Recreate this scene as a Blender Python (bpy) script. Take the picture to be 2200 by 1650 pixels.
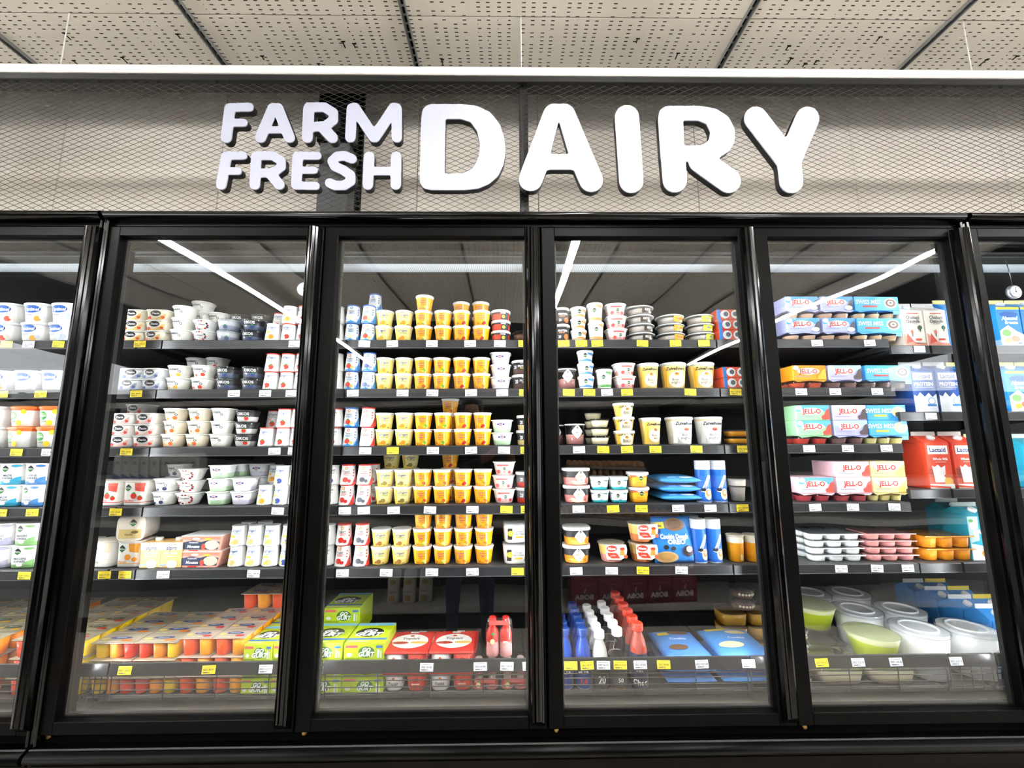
import bpy, bmesh, math, random
import numpy as np
from mathutils import Matrix, Vector
random.seed(7)
for o in list(bpy.data.objects): bpy.data.objects.remove(o)
scene = bpy.context.scene
COL = scene.collection
# ------------------------------------------------------------ camera, world, exposure
FPX = 880.0
CAM = np.array([1.3511, -1.3806, 1.3419])
PITCH, YAW, ROLL = 0.1387, -0.0124, 0.0045
def rotm(p, y, r):
    cy, sy, cp, sp, cr, sr = math.cos(y), math.sin(y), math.cos(p), math.sin(p), math.cos(r), math.sin(r)
    return (np.array([[cy, -sy, 0], [sy, cy, 0], [0, 0, 1]]) @ np.array([[1, 0, 0], [0, cp, -sp], [0, sp, cp]])
            @ np.array([[cr, 0, sr], [0, 1, 0], [-sr, 0, cr]]))
RM = rotm(PITCH, YAW, ROLL)
cd = bpy.data.cameras.new('camera'); cam = bpy.data.objects.new('camera', cd); COL.objects.link(cam)
cd.sensor_fit = 'HORIZONTAL'; cd.sensor_width = 36; cd.lens = FPX / 2200 * 36; cd.clip_start = 0.02
mw = Matrix.Identity(4)
for i in range(3):
    mw[i][0] = RM[i, 0]; mw[i][1] = RM[i, 2]; mw[i][2] = -RM[i, 1]; mw[i][3] = CAM[i]
cam.matrix_world = mw
scene.camera = cam
world = bpy.data.worlds.new('world'); scene.world = world; world.use_nodes = True
world.node_tree.nodes['Background'].inputs[0].default_value = (0.95, 0.97, 1.0, 1)
world.node_tree.nodes['Background'].inputs[1].default_value = 1.5
vs = scene.view_settings
vs.view_transform = 'Standard'; vs.look = 'None'; vs.gamma = 1; vs.use_curve_mapping = False
vs.exposure = 1.2
LAMP_STRENGTH = 68.0      # ceiling light lines
LED_STRENGTH = 58.0       # led strips on the door mullions
scene.cycles.transparent_max_bounces = 24
scene.cycles.max_bounces = 5; scene.cycles.diffuse_bounces = 3; scene.cycles.glossy_bounces = 2
scene.cycles.adaptive_threshold = 0.3
scene.cycles.sample_clamp_indirect = 6.0

def at(px, py, Y):
    d = RM @ np.array([(px - 1100) / FPX, 1, -(py - 825) / FPX]); t = (Y - CAM[1]) / d[1]
    return CAM + t * d
def proj(X):
    d = (np.array(X, float) - CAM) @ RM
    return 1100 + FPX * d[0] / d[1], 825 - FPX * d[2] / d[1]
def x_at(px, Y, z):                       # world X of the point at depth Y and height z seen in picture column px
    X = 1.35
    for _ in range(6):
        a = proj((X, Y, z))[0]; b = proj((X + 0.01, Y, z))[0]
        X += (px - a) / (b - a) * 0.01
    return X
def z_at(px, py, Y): return at(px, py, Y)[2]

# ------------------------------------------------------------ materials
MATS = {}
def lin(h):
    h = h.lstrip('#'); r = []
    for i in (0, 2, 4):
        c = int(h[i:i+2], 16) / 255
        r.append(c / 12.92 if c <= 0.04045 else ((c + 0.055) / 1.055) ** 2.4)
    return (*r, 1)
def newmat(name):
    m = bpy.data.materials.new(name); m.use_nodes = True
    MATS[name] = m
    return m, m.node_tree, m.node_tree.nodes['Principled BSDF']
def plain(name, hexc, rough=0.4, metal=0.0, spec=0.5, emit=0.0):
    m, t, b = newmat(name)
    b.inputs['Base Color'].default_value = lin(hexc); b.inputs['Roughness'].default_value = rough
    b.inputs['Metallic'].default_value = metal; b.inputs['Specular IOR Level'].default_value = spec
    if emit:
        b.inputs['Emission Color'].default_value = (1, 1, 1, 1); b.inputs['Emission Strength'].default_value = emit
    return m
def noisy(name, h1, h2, scale, rough=0.5, metal=0.0, spec=0.5, bump=0.0):
    m, t, b = newmat(name)
    tc = t.nodes.new('ShaderNodeTexCoord'); n = t.nodes.new('ShaderNodeTexNoise'); r = t.nodes.new('ShaderNodeValToRGB')
    n.inputs['Scale'].default_value = scale; n.inputs['Detail'].default_value = 4
    t.links.new(tc.outputs['Object'], n.inputs['Vector']); t.links.new(n.outputs['Fac'], r.inputs['Fac'])
    r.color_ramp.elements[0].color = lin(h1); r.color_ramp.elements[1].color = lin(h2)
    r.color_ramp.elements[0].position = .35; r.color_ramp.elements[1].position = .65
    t.links.new(r.outputs['Color'], b.inputs['Base Color'])
    b.inputs['Roughness'].default_value = rough; b.inputs['Metallic'].default_value = metal; b.inputs['Specular IOR Level'].default_value = spec
    if bump:
        bp = t.nodes.new('ShaderNodeBump'); bp.inputs['Strength'].default_value = bump
        t.links.new(n.outputs['Fac'], bp.inputs['Height']); t.links.new(bp.outputs['Normal'], b.inputs['Normal'])
    return m
def sheet(name, f0, tint, rough=0.0, wav=0.0, wavscale=3.0, gmul=1.0):   # clear pane or clear plastic: see-through plus mirror reflection
    m, t, b = newmat(name); t.nodes.remove(b)
    out = t.nodes['Material Output']
    tr = t.nodes.new('ShaderNodeBsdfTransparent'); tr.inputs[0].default_value = (*tint, 1)
    gl = t.nodes.new('ShaderNodeBsdfGlossy'); gl.inputs['Roughness'].default_value = rough; gl.inputs[0].default_value = (gmul, gmul, gmul, 1)
    lw = t.nodes.new('ShaderNodeLayerWeight'); lw.inputs['Blend'].default_value = 0.5
    pw = t.nodes.new('ShaderNodeMath'); pw.operation = 'POWER'; pw.inputs[1].default_value = 5
    ma = t.nodes.new('ShaderNodeMath'); ma.operation = 'MULTIPLY_ADD'; ma.inputs[1].default_value = 1 - f0; ma.inputs[2].default_value = f0; ma.use_clamp = True
    mx = t.nodes.new('ShaderNodeMixShader')
    t.links.new(lw.outputs['Facing'], pw.inputs[0]); t.links.new(pw.outputs[0], ma.inputs[0]); t.links.new(ma.outputs[0], mx.inputs[0])
    t.links.new(tr.outputs[0], mx.inputs[1]); t.links.new(gl.outputs[0], mx.inputs[2]); t.links.new(mx.outputs[0], out.inputs[0])
    if wav:
        tc = t.nodes.new('ShaderNodeTexCoord'); n = t.nodes.new('ShaderNodeTexNoise'); n.inputs['Scale'].default_value = wavscale; n.inputs['Detail'].default_value = 0
        bp = t.nodes.new('ShaderNodeBump'); bp.inputs['Strength'].default_value = 1.0; bp.inputs['Distance'].default_value = wav
        t.links.new(tc.outputs['Object'], n.inputs['Vector']); t.links.new(n.outputs['Fac'], bp.inputs['Height']); t.links.new(bp.outputs['Normal'], gl.inputs['Normal'])
    return m
def mat(k):
    if k in MATS: return MATS[k]
    if k.startswith('#'): return plain(k, k, 0.38, 0, 0.45)
    raise KeyError(k)
plain('black_gloss', '#030303', 0.14, 0, .35); plain('black_satin', '#040403', 0.34, 0, .1); plain('black_frame', '#030303', 0.5, 0, .1)
plain('black_matte', '#030303', 0.7, 0, 0.1); noisy('base_panel', '#0d0a07', '#130f0b', 300, 0.55, 0, .12)
plain('case_inner', '#191918', 0.55); plain('case_back', '#1a1a19', 0.6)
plain('shelf_grey', '#3a3a3a', 0.45); plain('price_rail', '#2c2c2e', 0.33); plain('rail_edge', '#505254', 0.3)
plain('wire_dark', '#2a2724', 0.35, 0.5); plain('deck_grey', '#a8a298', 0.5)
plain('brass', '#c8a068', 0.3, 1.0); plain('silver', '#a8acb0', 0.3, 0.9)
plain('letter_white', '#babed0', 0.45); plain('letter_return', '#161616', 0.4)
plain('alu_white', '#f4f2ee', 0.35); plain('post_black', '#0c0c0c', 0.5)
plain('mesh_metal', '#5a564f', 0.35, 0.2); noisy('wall_paint', '#f6efe3', '#f8f2e8', 3, 0.7, 0, 0.3)
plain('seam', '#8c8172', 0.8); plain('duct_grey', '#6d7073', 0.45, 0.3); plain('channel_grey', '#8f9192', 0.4, 0.4); plain('hole', '#14110d', 0.9, 0, 0.1)
plain('lamp_body', '#e8e8e8', 0.5); plain('foil', '#f4f4f2', 0.3); plain('lid_white', '#f6f6f4', 0.35); plain('lid_milky', '#dfe2e4', 0.35)
plain('tag_white', '#eef1fa', 0.5); plain('tag_yellow', '#ffe53a', 0.5); plain('ink', '#2a2a2e', 0.6); plain('ink_grey', '#77777c', 0.6)
plain('bounce_grey', '#d4d4d0', .5); plain('far_wall', '#7a7064', .8); plain('cardboard', '#a58a62', 0.8)
sheet('glass', 0.057, (0.97, 0.98, 0.98), 0.0, 0.0035, 2.6)
sheet('clear', 0.05, (0.90, 0.91, 0.92), 0.06)
sheet('clear_lid', 0.07, (0.82, 0.84, 0.86), 0.10)
def emitter(name, strength, col):
    m, t, b = newmat(name)
    b.inputs['Base Color'].default_value = (0.8, 0.8, 0.8, 1)
    b.inputs['Emission Color'].default_value = (*col, 1); b.inputs['Emission Strength'].default_value = strength
emitter('lamp_emit', LAMP_STRENGTH, (1.0, 0.985, 0.97)); emitter('led_emit', LED_STRENGTH, (0.95, 0.98, 1.0))

class SX:                                 # tiny shader-maths helper for the perforated ceiling and the honeycomb
    def __init__(s, t): s.t = t
    def m(s, op, a, b=None, c=None):
        n = s.t.nodes.new('ShaderNodeMath'); n.operation = op
        for i, v in enumerate((a, b, c)):
            if v is None: continue
            if isinstance(v, (int, float)): n.inputs[i].default_value = v
            else: s.t.links.new(v, n.inputs[i])
        return n.outputs[0]
    def xyz(s, kind='Object'):
        tc = s.t.nodes.new('ShaderNodeTexCoord'); sp = s.t.nodes.new('ShaderNodeSeparateXYZ'); s.t.links.new(tc.outputs[kind], sp.inputs[0])
        return sp.outputs
def ceiling_mat():
    m, t, b = newmat('perforated'); s = SX(t); X, Y, Z = s.xyz()
    P = 0.175; fx = s.m('MODULO', s.m('ADD', X, 40 * P), P); colmask = None
    for cx in (0.02, 0.057, 0.10, 0.137):
        k = s.m('LESS_THAN', s.m('ABSOLUTE', s.m('SUBTRACT', fx, cx)), 0.0072)
        colmask = k if colmask is None else s.m('MAXIMUM', colmask, k)
    Q = 0.0165; fy = s.m('MODULO', s.m('ADD', Y, 400 * Q), Q)
    row = s.m('LESS_THAN', s.m('ABSOLUTE', s.m('SUBTRACT', fy, Q / 2)), 0.0021)
    cell = t.nodes.new('ShaderNodeCombineXYZ')
    t.links.new(s.m('FLOOR', s.m('DIVIDE', X, 0.04)), cell.inputs[0]); t.links.new(s.m('FLOOR', s.m('DIVIDE', Y, Q)), cell.inputs[1])
    wn = t.nodes.new('ShaderNodeTexWhiteNoise'); t.links.new(cell.outputs[0], wn.inputs[0])
    keep = s.m('GREATER_THAN', wn.outputs['Value'], 0.2)
    mask = s.m('MULTIPLY', s.m('MULTIPLY', colmask, row), keep)
    mx = t.nodes.new('ShaderNodeMix'); mx.data_type = 'RGBA'
    t.links.new(mask, mx.inputs['Factor']); mx.inputs['A'].default_value = lin('#e6e0d4'); mx.inputs['B'].default_value = lin('#2a2018')
    t.links.new(mx.outputs['Result'], b.inputs['Base Color']); b.inputs['Roughness'].default_value = 0.65
ceiling_mat()
def honeycomb_mat():
    m, t, b = newmat('honeycomb'); v = t.nodes.new('ShaderNodeTexVoronoi'); v.feature = 'DISTANCE_TO_EDGE'; v.inputs['Scale'].default_value = 130; v.inputs['Randomness'].default_value = 0.05
    tc = t.nodes.new('ShaderNodeTexCoord'); t.links.new(tc.outputs['Object'], v.inputs['Vector'])
    r = t.nodes.new('ShaderNodeValToRGB'); r.color_ramp.elements[0].color = lin('#f0f6fb'); r.color_ramp.elements[1].color = lin('#8a949e')
    r.color_ramp.elements[0].position = .05; r.color_ramp.elements[1].position = .25
    t.links.new(v.outputs['Distance'], r.inputs['Fac']); t.links.new(r.outputs['Color'], b.inputs['Base Color']); b.inputs['Roughness'].default_value = 0.5
honeycomb_mat()
def floor_mat():
    m, t, b = newmat('floor_tile'); s = SX(t); X, Y, Z = s.xyz()
    n = t.nodes.new('ShaderNodeTexNoise'); n.inputs['Scale'].default_value = 9; n.inputs['Detail'].default_value = 5
    tc = t.nodes.new('ShaderNodeTexCoord'); t.links.new(tc.outputs['Object'], n.inputs['Vector'])
    r = t.nodes.new('ShaderNodeValToRGB'); r.color_ramp.elements[0].color = lin('#dbd3c6'); r.color_ramp.elements[1].color = lin('#e3dbcf')
    t.links.new(n.outputs['Fac'], r.inputs['Fac']); t.links.new(r.outputs['Color'], b.inputs['Base Color']); b.inputs['Roughness'].default_value = 0.28
floor_mat()

# ------------------------------------------------------------ mesh builder
class MB:
    def __init__(s): s.v = []; s.f = []; s.m = []; s.sm = []; s.names = []
    def slot(s, k):
        if k not in s.names: s.names.append(k)
        return s.names.index(k)
    def add(s, vs, fs, k, smooth=False):
        o = len(s.v); s.v += [tuple(map(float, p)) for p in vs]; i = s.slot(k)
        for f in fs: s.f.append(tuple(o + a for a in f)); s.m.append(i); s.sm.append(smooth)
        return s
    def box(s, x0, x1, y0, y1, z0, z1, k, b=0.0):
        if b <= 0:
            vs = [(x, y, z) for x in (x0, x1) for y in (y0, y1) for z in (z0, z1)]
            fs = [(0, 1, 3, 2), (4, 6, 7, 5), (0, 4, 5, 1), (2, 3, 7, 6), (0, 2, 6, 4), (1, 5, 7, 3)]
            return s.add(vs, fs, k)
        b = min(b, (x1 - x0) * .49, (y1 - y0) * .49, (z1 - z0) * .49)
        vs, idx = [], {}
        for ix, x in enumerate((x0, x1)):
            for iy, y in enumerate((y0, y1)):
                for iz, z in enumerate((z0, z1)):
                    sx, sy, sz = (b, -b)[ix], (b, -b)[iy], (b, -b)[iz]
                    for a in range(3):
                        p = [x + sx, y + sy, z + sz]; p[a] = (x, y, z)[a]
                        idx[(ix, iy, iz, a)] = len(vs); vs.append(p)
        fs = []
        for i in (0, 1):
            q = [idx[(i, j, k2, 0)] for j, k2 in ((0, 0), (1, 0), (1, 1), (0, 1))]; fs.append(q if i else q[::-1])
            q = [idx[(j, i, k2, 1)] for j, k2 in ((0, 0), (0, 1), (1, 1), (1, 0))]; fs.append(q if i else q[::-1])
            q = [idx[(j, k2, i, 2)] for j, k2 in ((0, 0), (1, 0), (1, 1), (0, 1))]; fs.append(q if i else q[::-1])
        for i in (0, 1):
            for j in (0, 1):
                fs.append((idx[(i, j, 0, 0)], idx[(i, j, 1, 0)], idx[(i, j, 1, 1)], idx[(i, j, 0, 1)]))
                fs.append((idx[(i, 0, j, 0)], idx[(i, 1, j, 0)], idx[(i, 1, j, 2)], idx[(i, 0, j, 2)]))
                fs.append((idx[(0, i, j, 1)], idx[(1, i, j, 1)], idx[(1, i, j, 2)], idx[(0, i, j, 2)]))
        for i in (0, 1):
            for j in (0, 1):
                for k2 in (0, 1): fs.append(tuple(idx[(i, j, k2, a)] for a in range(3)))
        return s.add(vs, fs, k)
    def loft(s, prof, k, n=20, e=2.0, asp=1.0, cx=0, cy=0, cap0=True, cap1=True, smooth=True, flute=0, flute_n=10, twist=0.0):
        """prof: (r, z[, mat]) rings bottom to top; e: superellipse exponent of the outline, asp: depth / width"""
        rings, mats = [], []
        for p in prof:
            r, z = p[0], p[1]; ring = []
            for i in range(n):
                a = 2 * math.pi * (i + .5) / n
                c, sn = math.cos(a), math.sin(a)
                if e != 2.0:
                    q = (abs(c) ** e + abs(sn) ** e) ** (-1 / e); c *= q; sn *= q
                fl = 1 + flute * math.cos(flute_n * a)
                ring.append((cx + r * c * fl, cy + r * asp * sn * fl, z))
            rings.append(ring); mats.append(p[2] if len(p) > 2 else k)
        for j in range(len(rings) - 1):
            vs = rings[j] + rings[j + 1]
            fs = [(i, (i + 1) % n, n + (i + 1) % n, n + i) for i in range(n)]
            s.add(vs, fs, mats[j + 1], smooth)
        if cap0: s.add(rings[0], [tuple(range(n))[::-1]], mats[min(1, len(mats) - 1)])
        if cap1: s.add(rings[-1], [tuple(range(n))], mats[-1])
        return s
    def tube(s, pts, r, k, n=6, closed=False):
        P = [np.array(p, float) for p in pts]; rings = []
        for i, p in enumerate(P):
            a = P[max(i - 1, 0)]; b = P[min(i + 1, len(P) - 1)]; d = b - a; d /= np.linalg.norm(d) + 1e-9
            u = np.cross(d, (0, 0, 1.0))
            if np.linalg.norm(u) < 1e-3: u = np.cross(d, (0, 1.0, 0))
            u /= np.linalg.norm(u); w = np.cross(d, u)
            rings.append([p + r * (math.cos(2 * math.pi * j / n) * u + math.sin(2 * math.pi * j / n) * w) for j in range(n)])
        for j in range(len(rings) - 1):
            s.add(rings[j] + rings[j + 1], [(i, (i + 1) % n, n + (i + 1) % n, n + i) for i in range(n)], k, True)
        s.add(rings[0], [tuple(range(n))[::-1]], k); s.add(rings[-1], [tuple(range(n))], k)
        return s
    def extrude(s, outline, axis, a0, a1, k, smooth=False):
        """closed 2-D outline extruded along axis: 'x' -> outline is (y,z); 'y' -> (x,z); 'z' -> (x,y)"""
        n = len(outline)
        def P(p, a): return {'x': (a, p[0], p[1]), 'y': (p[0], a, p[1]), 'z': (p[0], p[1], a)}[axis]
        vs = [P(p, a0) for p in outline] + [P(p, a1) for p in outline]
        s.add(vs, [(i, (i + 1) % n, n + (i + 1) % n, n + i) for i in range(n)], k, smooth)
        s.add([P(p, a0) for p in outline], [tuple(range(n))[::-1]], k); s.add([P(p, a1) for p in outline], [tuple(range(n))], k)
        return s
    def mesh(s, name):
        me = bpy.data.meshes.new(name); me.from_pydata(s.v, [], s.f)
        for k in s.names: me.materials.append(mat(k))
        me.polygons.foreach_set('material_index', s.m); me.polygons.foreach_set('use_smooth', s.sm)
        me.update()
        bm = bmesh.new(); bm.from_mesh(me); bmesh.ops.remove_doubles(bm, verts=bm.verts, dist=1e-6); bmesh.ops.recalc_face_normals(bm, faces=bm.faces); bm.to_mesh(me); bm.free()
        return me
    def plainmesh(s, name):
        me = bpy.data.meshes.new(name); me.from_pydata(s.v, [], s.f)
        for k in s.names: me.materials.append(mat(k))
        me.polygons.foreach_set('material_index', s.m); me.polygons.foreach_set('use_smooth', s.sm); me.update()
        return me
def obj(name, me, parent=None, loc=None, **props):
    if isinstance(me, MB): me = me.mesh(name)
    o = bpy.data.objects.new(name, me); COL.objects.link(o)
    if parent: o.parent = parent
    if loc: o.location = loc
    for k, v in props.items(): o[k] = v
    return o
def empty(name, loc=(0, 0, 0), rz=0.0, **props):
    o = bpy.data.objects.new(name, None); COL.objects.link(o); o.location = loc; o.rotation_euler = (0, 0, rz); o.empty_display_size = 0.02
    for k, v in props.items(): o[k] = v
    return o
# ------------------------------------------------------------ flat print (lettering and label shapes) laid onto surfaces
TXT = {}
def text2d(s, bold=0.0):
    if (s, bold) in TXT: return TXT[(s, bold)]
    c = bpy.data.curves.new('t', 'FONT'); c.body = s; c.resolution_u = 2; c.size = 1; c.align_x = 'CENTER'; c.offset = bold
    o = bpy.data.objects.new('t', c); me = bpy.data.meshes.new_from_object(o)
    v = np.array([p.co[:2] for p in me.vertices]) if len(me.vertices) else np.zeros((0, 2))
    f = [tuple(p.vertices) for p in me.polygons]
    bpy.data.objects.remove(o); bpy.data.curves.remove(c); bpy.data.meshes.remove(me)
    if len(v): v = (v - [0, 0.345]) / 0.69
    TXT[(s, bold)] = (v, f); return v, f
def print_ops(mb, ops, surf, eps0=0.0005):
    """ops in millimetres: r rect, e ellipse, d diamond, p polygon, t text; surf(u, v, eps) -> point"""
    for i, op in enumerate(ops):
        eps = eps0 + 0.00018 * i; q = op[0]; col = op[-1] if q != 't' else op[5]
        if q == 'r':
            u0, v0, u1, v1 = [a / 1000 for a in op[1:5]]; n = max(1, int(abs(u1 - u0) / 0.006))
            us = [u0 + (u1 - u0) * j / n for j in range(n + 1)]
            mb.add([surf(u, v0, eps) for u in us] + [surf(u, v1, eps) for u in us], [(j, j + 1, n + 2 + j, n + 1 + j) for j in range(n)], col)
        elif q in 'ed':
            cu, cv, ru, rv = [a / 1000 for a in op[1:5]]; n = 18 if q == 'e' else 12; R = 2 if ru < .012 else 3
            pts = [(cu, cv)]
            for k in range(1, R + 1):
                for j in range(n):
                    a = 2 * math.pi * j / n; c, sn = math.cos(a), math.sin(a)
                    if q == 'd': w = 1 / (abs(c) ** 1.15 + abs(sn) ** 1.15) ** (1 / 1.15); c *= w; sn *= w
                    pts.append((cu + ru * c * k / R, cv + rv * sn * k / R))
            fs = [(0, 1 + j, 1 + (j + 1) % n) for j in range(n)]
            for k in range(R - 1):
                o = 1 + k * n; fs += [(o + j, o + n + j, o + n + (j + 1) % n, o + (j + 1) % n) for j in range(n)]
            mb.add([surf(u, v, eps) for u, v in pts], fs, col)
        elif q == 'p':
            pts = [(a / 1000, b / 1000) for a, b in op[1]]; full = []
            for (a, b) in zip(pts, pts[1:] + pts[:1]):
                n = max(1, int(math.hypot(b[0] - a[0], b[1] - a[1]) / 0.006))
                full += [(a[0] + (b[0] - a[0]) * j / n, a[1] + (b[1] - a[1]) * j / n) for j in range(n)]
            c = (sum(p[0] for p in full) / len(full), sum(p[1] for p in full) / len(full)); n = len(full)
            mid = [((p[0] + c[0]) / 2, (p[1] + c[1]) / 2) for p in full]
            vs_ = [surf(*c, eps)] + [surf(*p, eps) for p in mid] + [surf(*p, eps) for p in full]
            fs = [(0, 1 + j, 1 + (j + 1) % n) for j in range(n)] + [(1 + j, 1 + n + j, 1 + n + (j + 1) % n, 1 + (j + 1) % n) for j in range(n)]
            mb.add(vs_, fs, col)
        elif q == 't':
            cu, cv, size = op[1] / 1000, op[2] / 1000, op[3] / 1000; sh = op[6] if len(op) > 6 else 0.0; bold = op[7] if len(op) > 7 else 0.02
            wide = op[8] if len(op) > 8 else 1.0; rot = op[9] if len(op) > 9 else 0.0
            v, f = text2d(op[4], bold)
            out = []
            for a, b in v:
                uu, vv = (a * wide + sh * b) * size, b * size
                out.append(surf(cu + uu * math.cos(rot) - vv * math.sin(rot), cv + uu * math.sin(rot) + vv * math.cos(rot), eps))
            mb.add(out, f, col)
def surf_round(rb, rt, h, z0=0.0):
    def S(u, v, eps):
        R = max(rb + (rt - rb) * v / h, 1e-3); a = max(-1.5, min(1.5, u / R)); R += eps
        return (R * math.sin(a), -R * math.cos(a), z0 + v)
    return S
def surf_sq(rb, rt, h, e, asp, z0=0.0):
    def S(u, v, eps):
        R = rb + (rt - rb) * v / h; x = max(-.97 * R, min(.97 * R, u))
        y = R * asp * (1 - (abs(x) / R) ** e) ** (1 / e)
        return (x, -y - eps, z0 + v)
    return S
def surf_flat(y, z0=0.0, lean=0.0):
    return lambda u, v, eps: (u, y - eps + lean * v, z0 + v)
def surf_top(z, y0=0.0, slope=0.0):
    return lambda u, v, eps: (u, y0 + v, z + eps + slope * v)
# ============================================================ THE SETTING
CEIL_Z = 2.99
# floor: tiles with recessed joints
fl = obj('floor', MB().box(-7, 10, -8, 3, -0.05, -0.004, 'seam'), kind='structure', label='grey tiled shop floor in front of the cabinets')
tile_me = MB().box(-.2975, .2975, -.2975, .2975, -.02, 0, 'floor_tile', 0.002).mesh('tile')
for i in range(14):
    for j in range(9):
        obj('tile', tile_me, fl, (0.24 + 0.6 * (i - 5) + .3, -0.3 - 0.6 * j, 0))
# ceiling: perforated panels hung between slotted channels
ce = obj('ceiling', MB().box(-7, 10, -8, 0.34, 3.03, 3.06, 'hole').box(-7, 10, .32, .34, 3.0, 3.72, 'hole').box(-7, 10, .32, .72, 3.70, 3.73, 'hole'), kind='structure', label='perforated metal panel ceiling')  # unseen closing board and roof added to keep world light off the wall
RX = [-3.2, -2.38, -1.55, -.714, .117, .957, 2.298, 3.117, 3.95, 4.78, 5.6]
YS = [(-4.2, -2.8), (-2.8, -1.4), (-1.4, 0.012), (0.012, 0.33)]
for a, b in zip(RX, RX[1:]):
    for y0, y1 in YS:
        mb = MB().box(a + .012, b - .012, y0 + .0015, y1 - .0015, CEIL_Z, CEIL_Z + .02, 'perforated', 0.0015)
        obj('ceiling_panel', mb, ce)
        if a > -2 and b < 5 and y1 > -1.5:
            h = MB()
            for _ in range(5 if y1 > .1 else 7):
                x = random.uniform(a + .08, b - .08); y = random.uniform(y0 + .04, y1 - .04); L = random.choice((.02, .03))
                h.box(x, x + .004, y, y + L, CEIL_Z - .002, CEIL_Z + .002, 'hole'); h.box(x - .004, x + .012, y, y + .004, CEIL_Z - .002, CEIL_Z + .002, 'hole')
            obj('clip_slot', h, ce, kind='stuff')
for x in RX:
    c = MB(); c.box(x - .013, x - .009, -4.2, .33, CEIL_Z - .012, CEIL_Z + .03, 'channel_grey'); c.box(x + .009, x + .013, -4.2, .33, CEIL_Z - .012, CEIL_Z + .03, 'channel_grey')
    c.box(x - .010, x + .010, -4.2, .33, CEIL_Z + .002, CEIL_Z + .01, 'channel_grey')
    o = obj('ceiling_channel', c, ce)
    sl = MB(); y = -1.45
    while y < .31:
        sl.box(x - .0045, x + .0045, y, y + .022, CEIL_Z - .0015, CEIL_Z + .003, 'hole'); y += .034
    obj('channel_slots', sl, o, kind='stuff')
obj('added_far_wall', MB().box(-7, 10, -7.9, -7.8, 0, 3.05, 'far_wall'), kind='structure', label='unseen far wall added behind the photographer to block background light')  # added out of view so the glass does not mirror the bright world
# wall behind the mesh, cladding panels with open joints
wl = obj('wall_back', MB().box(-6, 9, .66, .70, 2.17, 3.7, 'seam'), kind='structure', label='beige panelled wall above the cabinets')
WJ = [-5.2, -4.0, -2.8, -1.62] + [at(x, y, .63)[0] for x, y in ((125, 400), (483, 300), (900, 300))] + [at(x, y, .63)[0] for x, y in ((1155, 300), (1490, 300), (1823, 300), (2160, 400))] + [4.9, 6.1, 7.3]
for a, b in zip(WJ, WJ[1:]):
    obj('wall_panel', MB().box(a + .002, b - .002, .62, .66, 2.17, 3.7, 'wall_paint', 0.002), wl)
# duct and pole seen through the mesh
dx0, dx1 = at(695, 350, .5)[0], at(758, 350, .5)[0]
du = empty('ventilation_duct', ((dx0 + dx1) / 2, .5, 2.17), label='grey metal duct column behind the mesh, left of large D', category='duct')
w = (dx1 - dx0) / 2
d = MB().box(-w, w, -.05, .05, 0, .78, 'duct_grey', .006); obj('duct_body', d, du)
obj('duct_flange', MB().box(-w - .012, w + .03, -.065, .06, .62, .9, 'black_matte', .004), du)
obj('duct_pole', MB().loft([(.016, 0), (.016, .95)], 'black_satin', 12, cx=w + .045, cy=-.03), du)
# hung mesh fascia: white rail, wires, posts, expanded metal
MZ0, MZ1 = 2.150, 2.70
fa = empty('mesh_fascia', (1.35, .03, MZ0), label='expanded metal mesh fascia hung under a white rail above the cabinets', category='mesh panel')
def loc(mb): mb.v = [(x - 1.35, y - .03, z - MZ0) for x, y, z in mb.v]; return mb
r = MB().box(-2.6, 5.4, -.012, .03, 2.712, 2.746, 'alu_white', .003); obj('top_rail', loc(r), fa)
r = MB().box(-2.6, 5.4, -.006, .055, 2.688, 2.712, 'post_black', .002); obj('rail_channel', loc(r), fa)
r = MB().box(-2.6, 5.4, .012, .04, MZ0, MZ0 + .008, 'post_black'); obj('bottom_channel', loc(r), fa)
pxx = at(1125, 320, .04)[0]
for x in (pxx - 1.83 * 2, pxx - 1.83, pxx, pxx + 1.83):
    if abs(x - pxx) > .1: continue
    obj('post', loc(MB().box(x - .016, x + .016, .018, .05, MZ0, 2.70, 'post_black', .002)), fa)
for x in (-.337, 1.41, 3.165):
    wm = MB().tube([(x, .01, 2.742), (x, .01, CEIL_Z + .02)], .0022, 'alu_white', 6); wm.box(x - .006, x + .006, .004, .016, 2.744, 2.76, 'alu_white', .002)
    obj('hanger_wire', loc(wm), fa)
def mesh_sheet(x0, x1):
    DX, DZ = .0440, .0101; mb = MB(); n = int((x1 - x0) / (DX / 2)); rows = int((MZ1 - MZ0) / DZ)
    for rix in range(rows):
        zc = MZ0 + DZ * (rix + .5); ph = rix % 2
        pts = []
        for i in range(n + 1):
            up = ((i + ph) % 2 == 0)
            pts.append((x0 + i * DX / 2, zc + (DZ / 2 if up else -DZ / 2)))
        t, hgt = .0011, .0013
        vs_, fs_ = [], []
        for (x, z) in pts:
            vs_ += [(x, .009, z - hgt), (x, .0115, z + hgt), (x, .0112, z - hgt * .6)]
        for i in range(n):
            a = 3 * i
            fs_ += [(a, a + 3, a + 4, a + 1), (a + 1, a + 4, a + 5, a + 2), (a + 2, a + 5, a + 3, a)]
        mb.add(vs_, fs_, 'mesh_metal')
    return loc(mb)
for x0, x1 in ((-2.6, pxx), (pxx, 5.4)):
    obj('mesh_sheet', mesh_sheet(x0, x1).plainmesh('mesh_sheet'), fa, kind='stuff')

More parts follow.
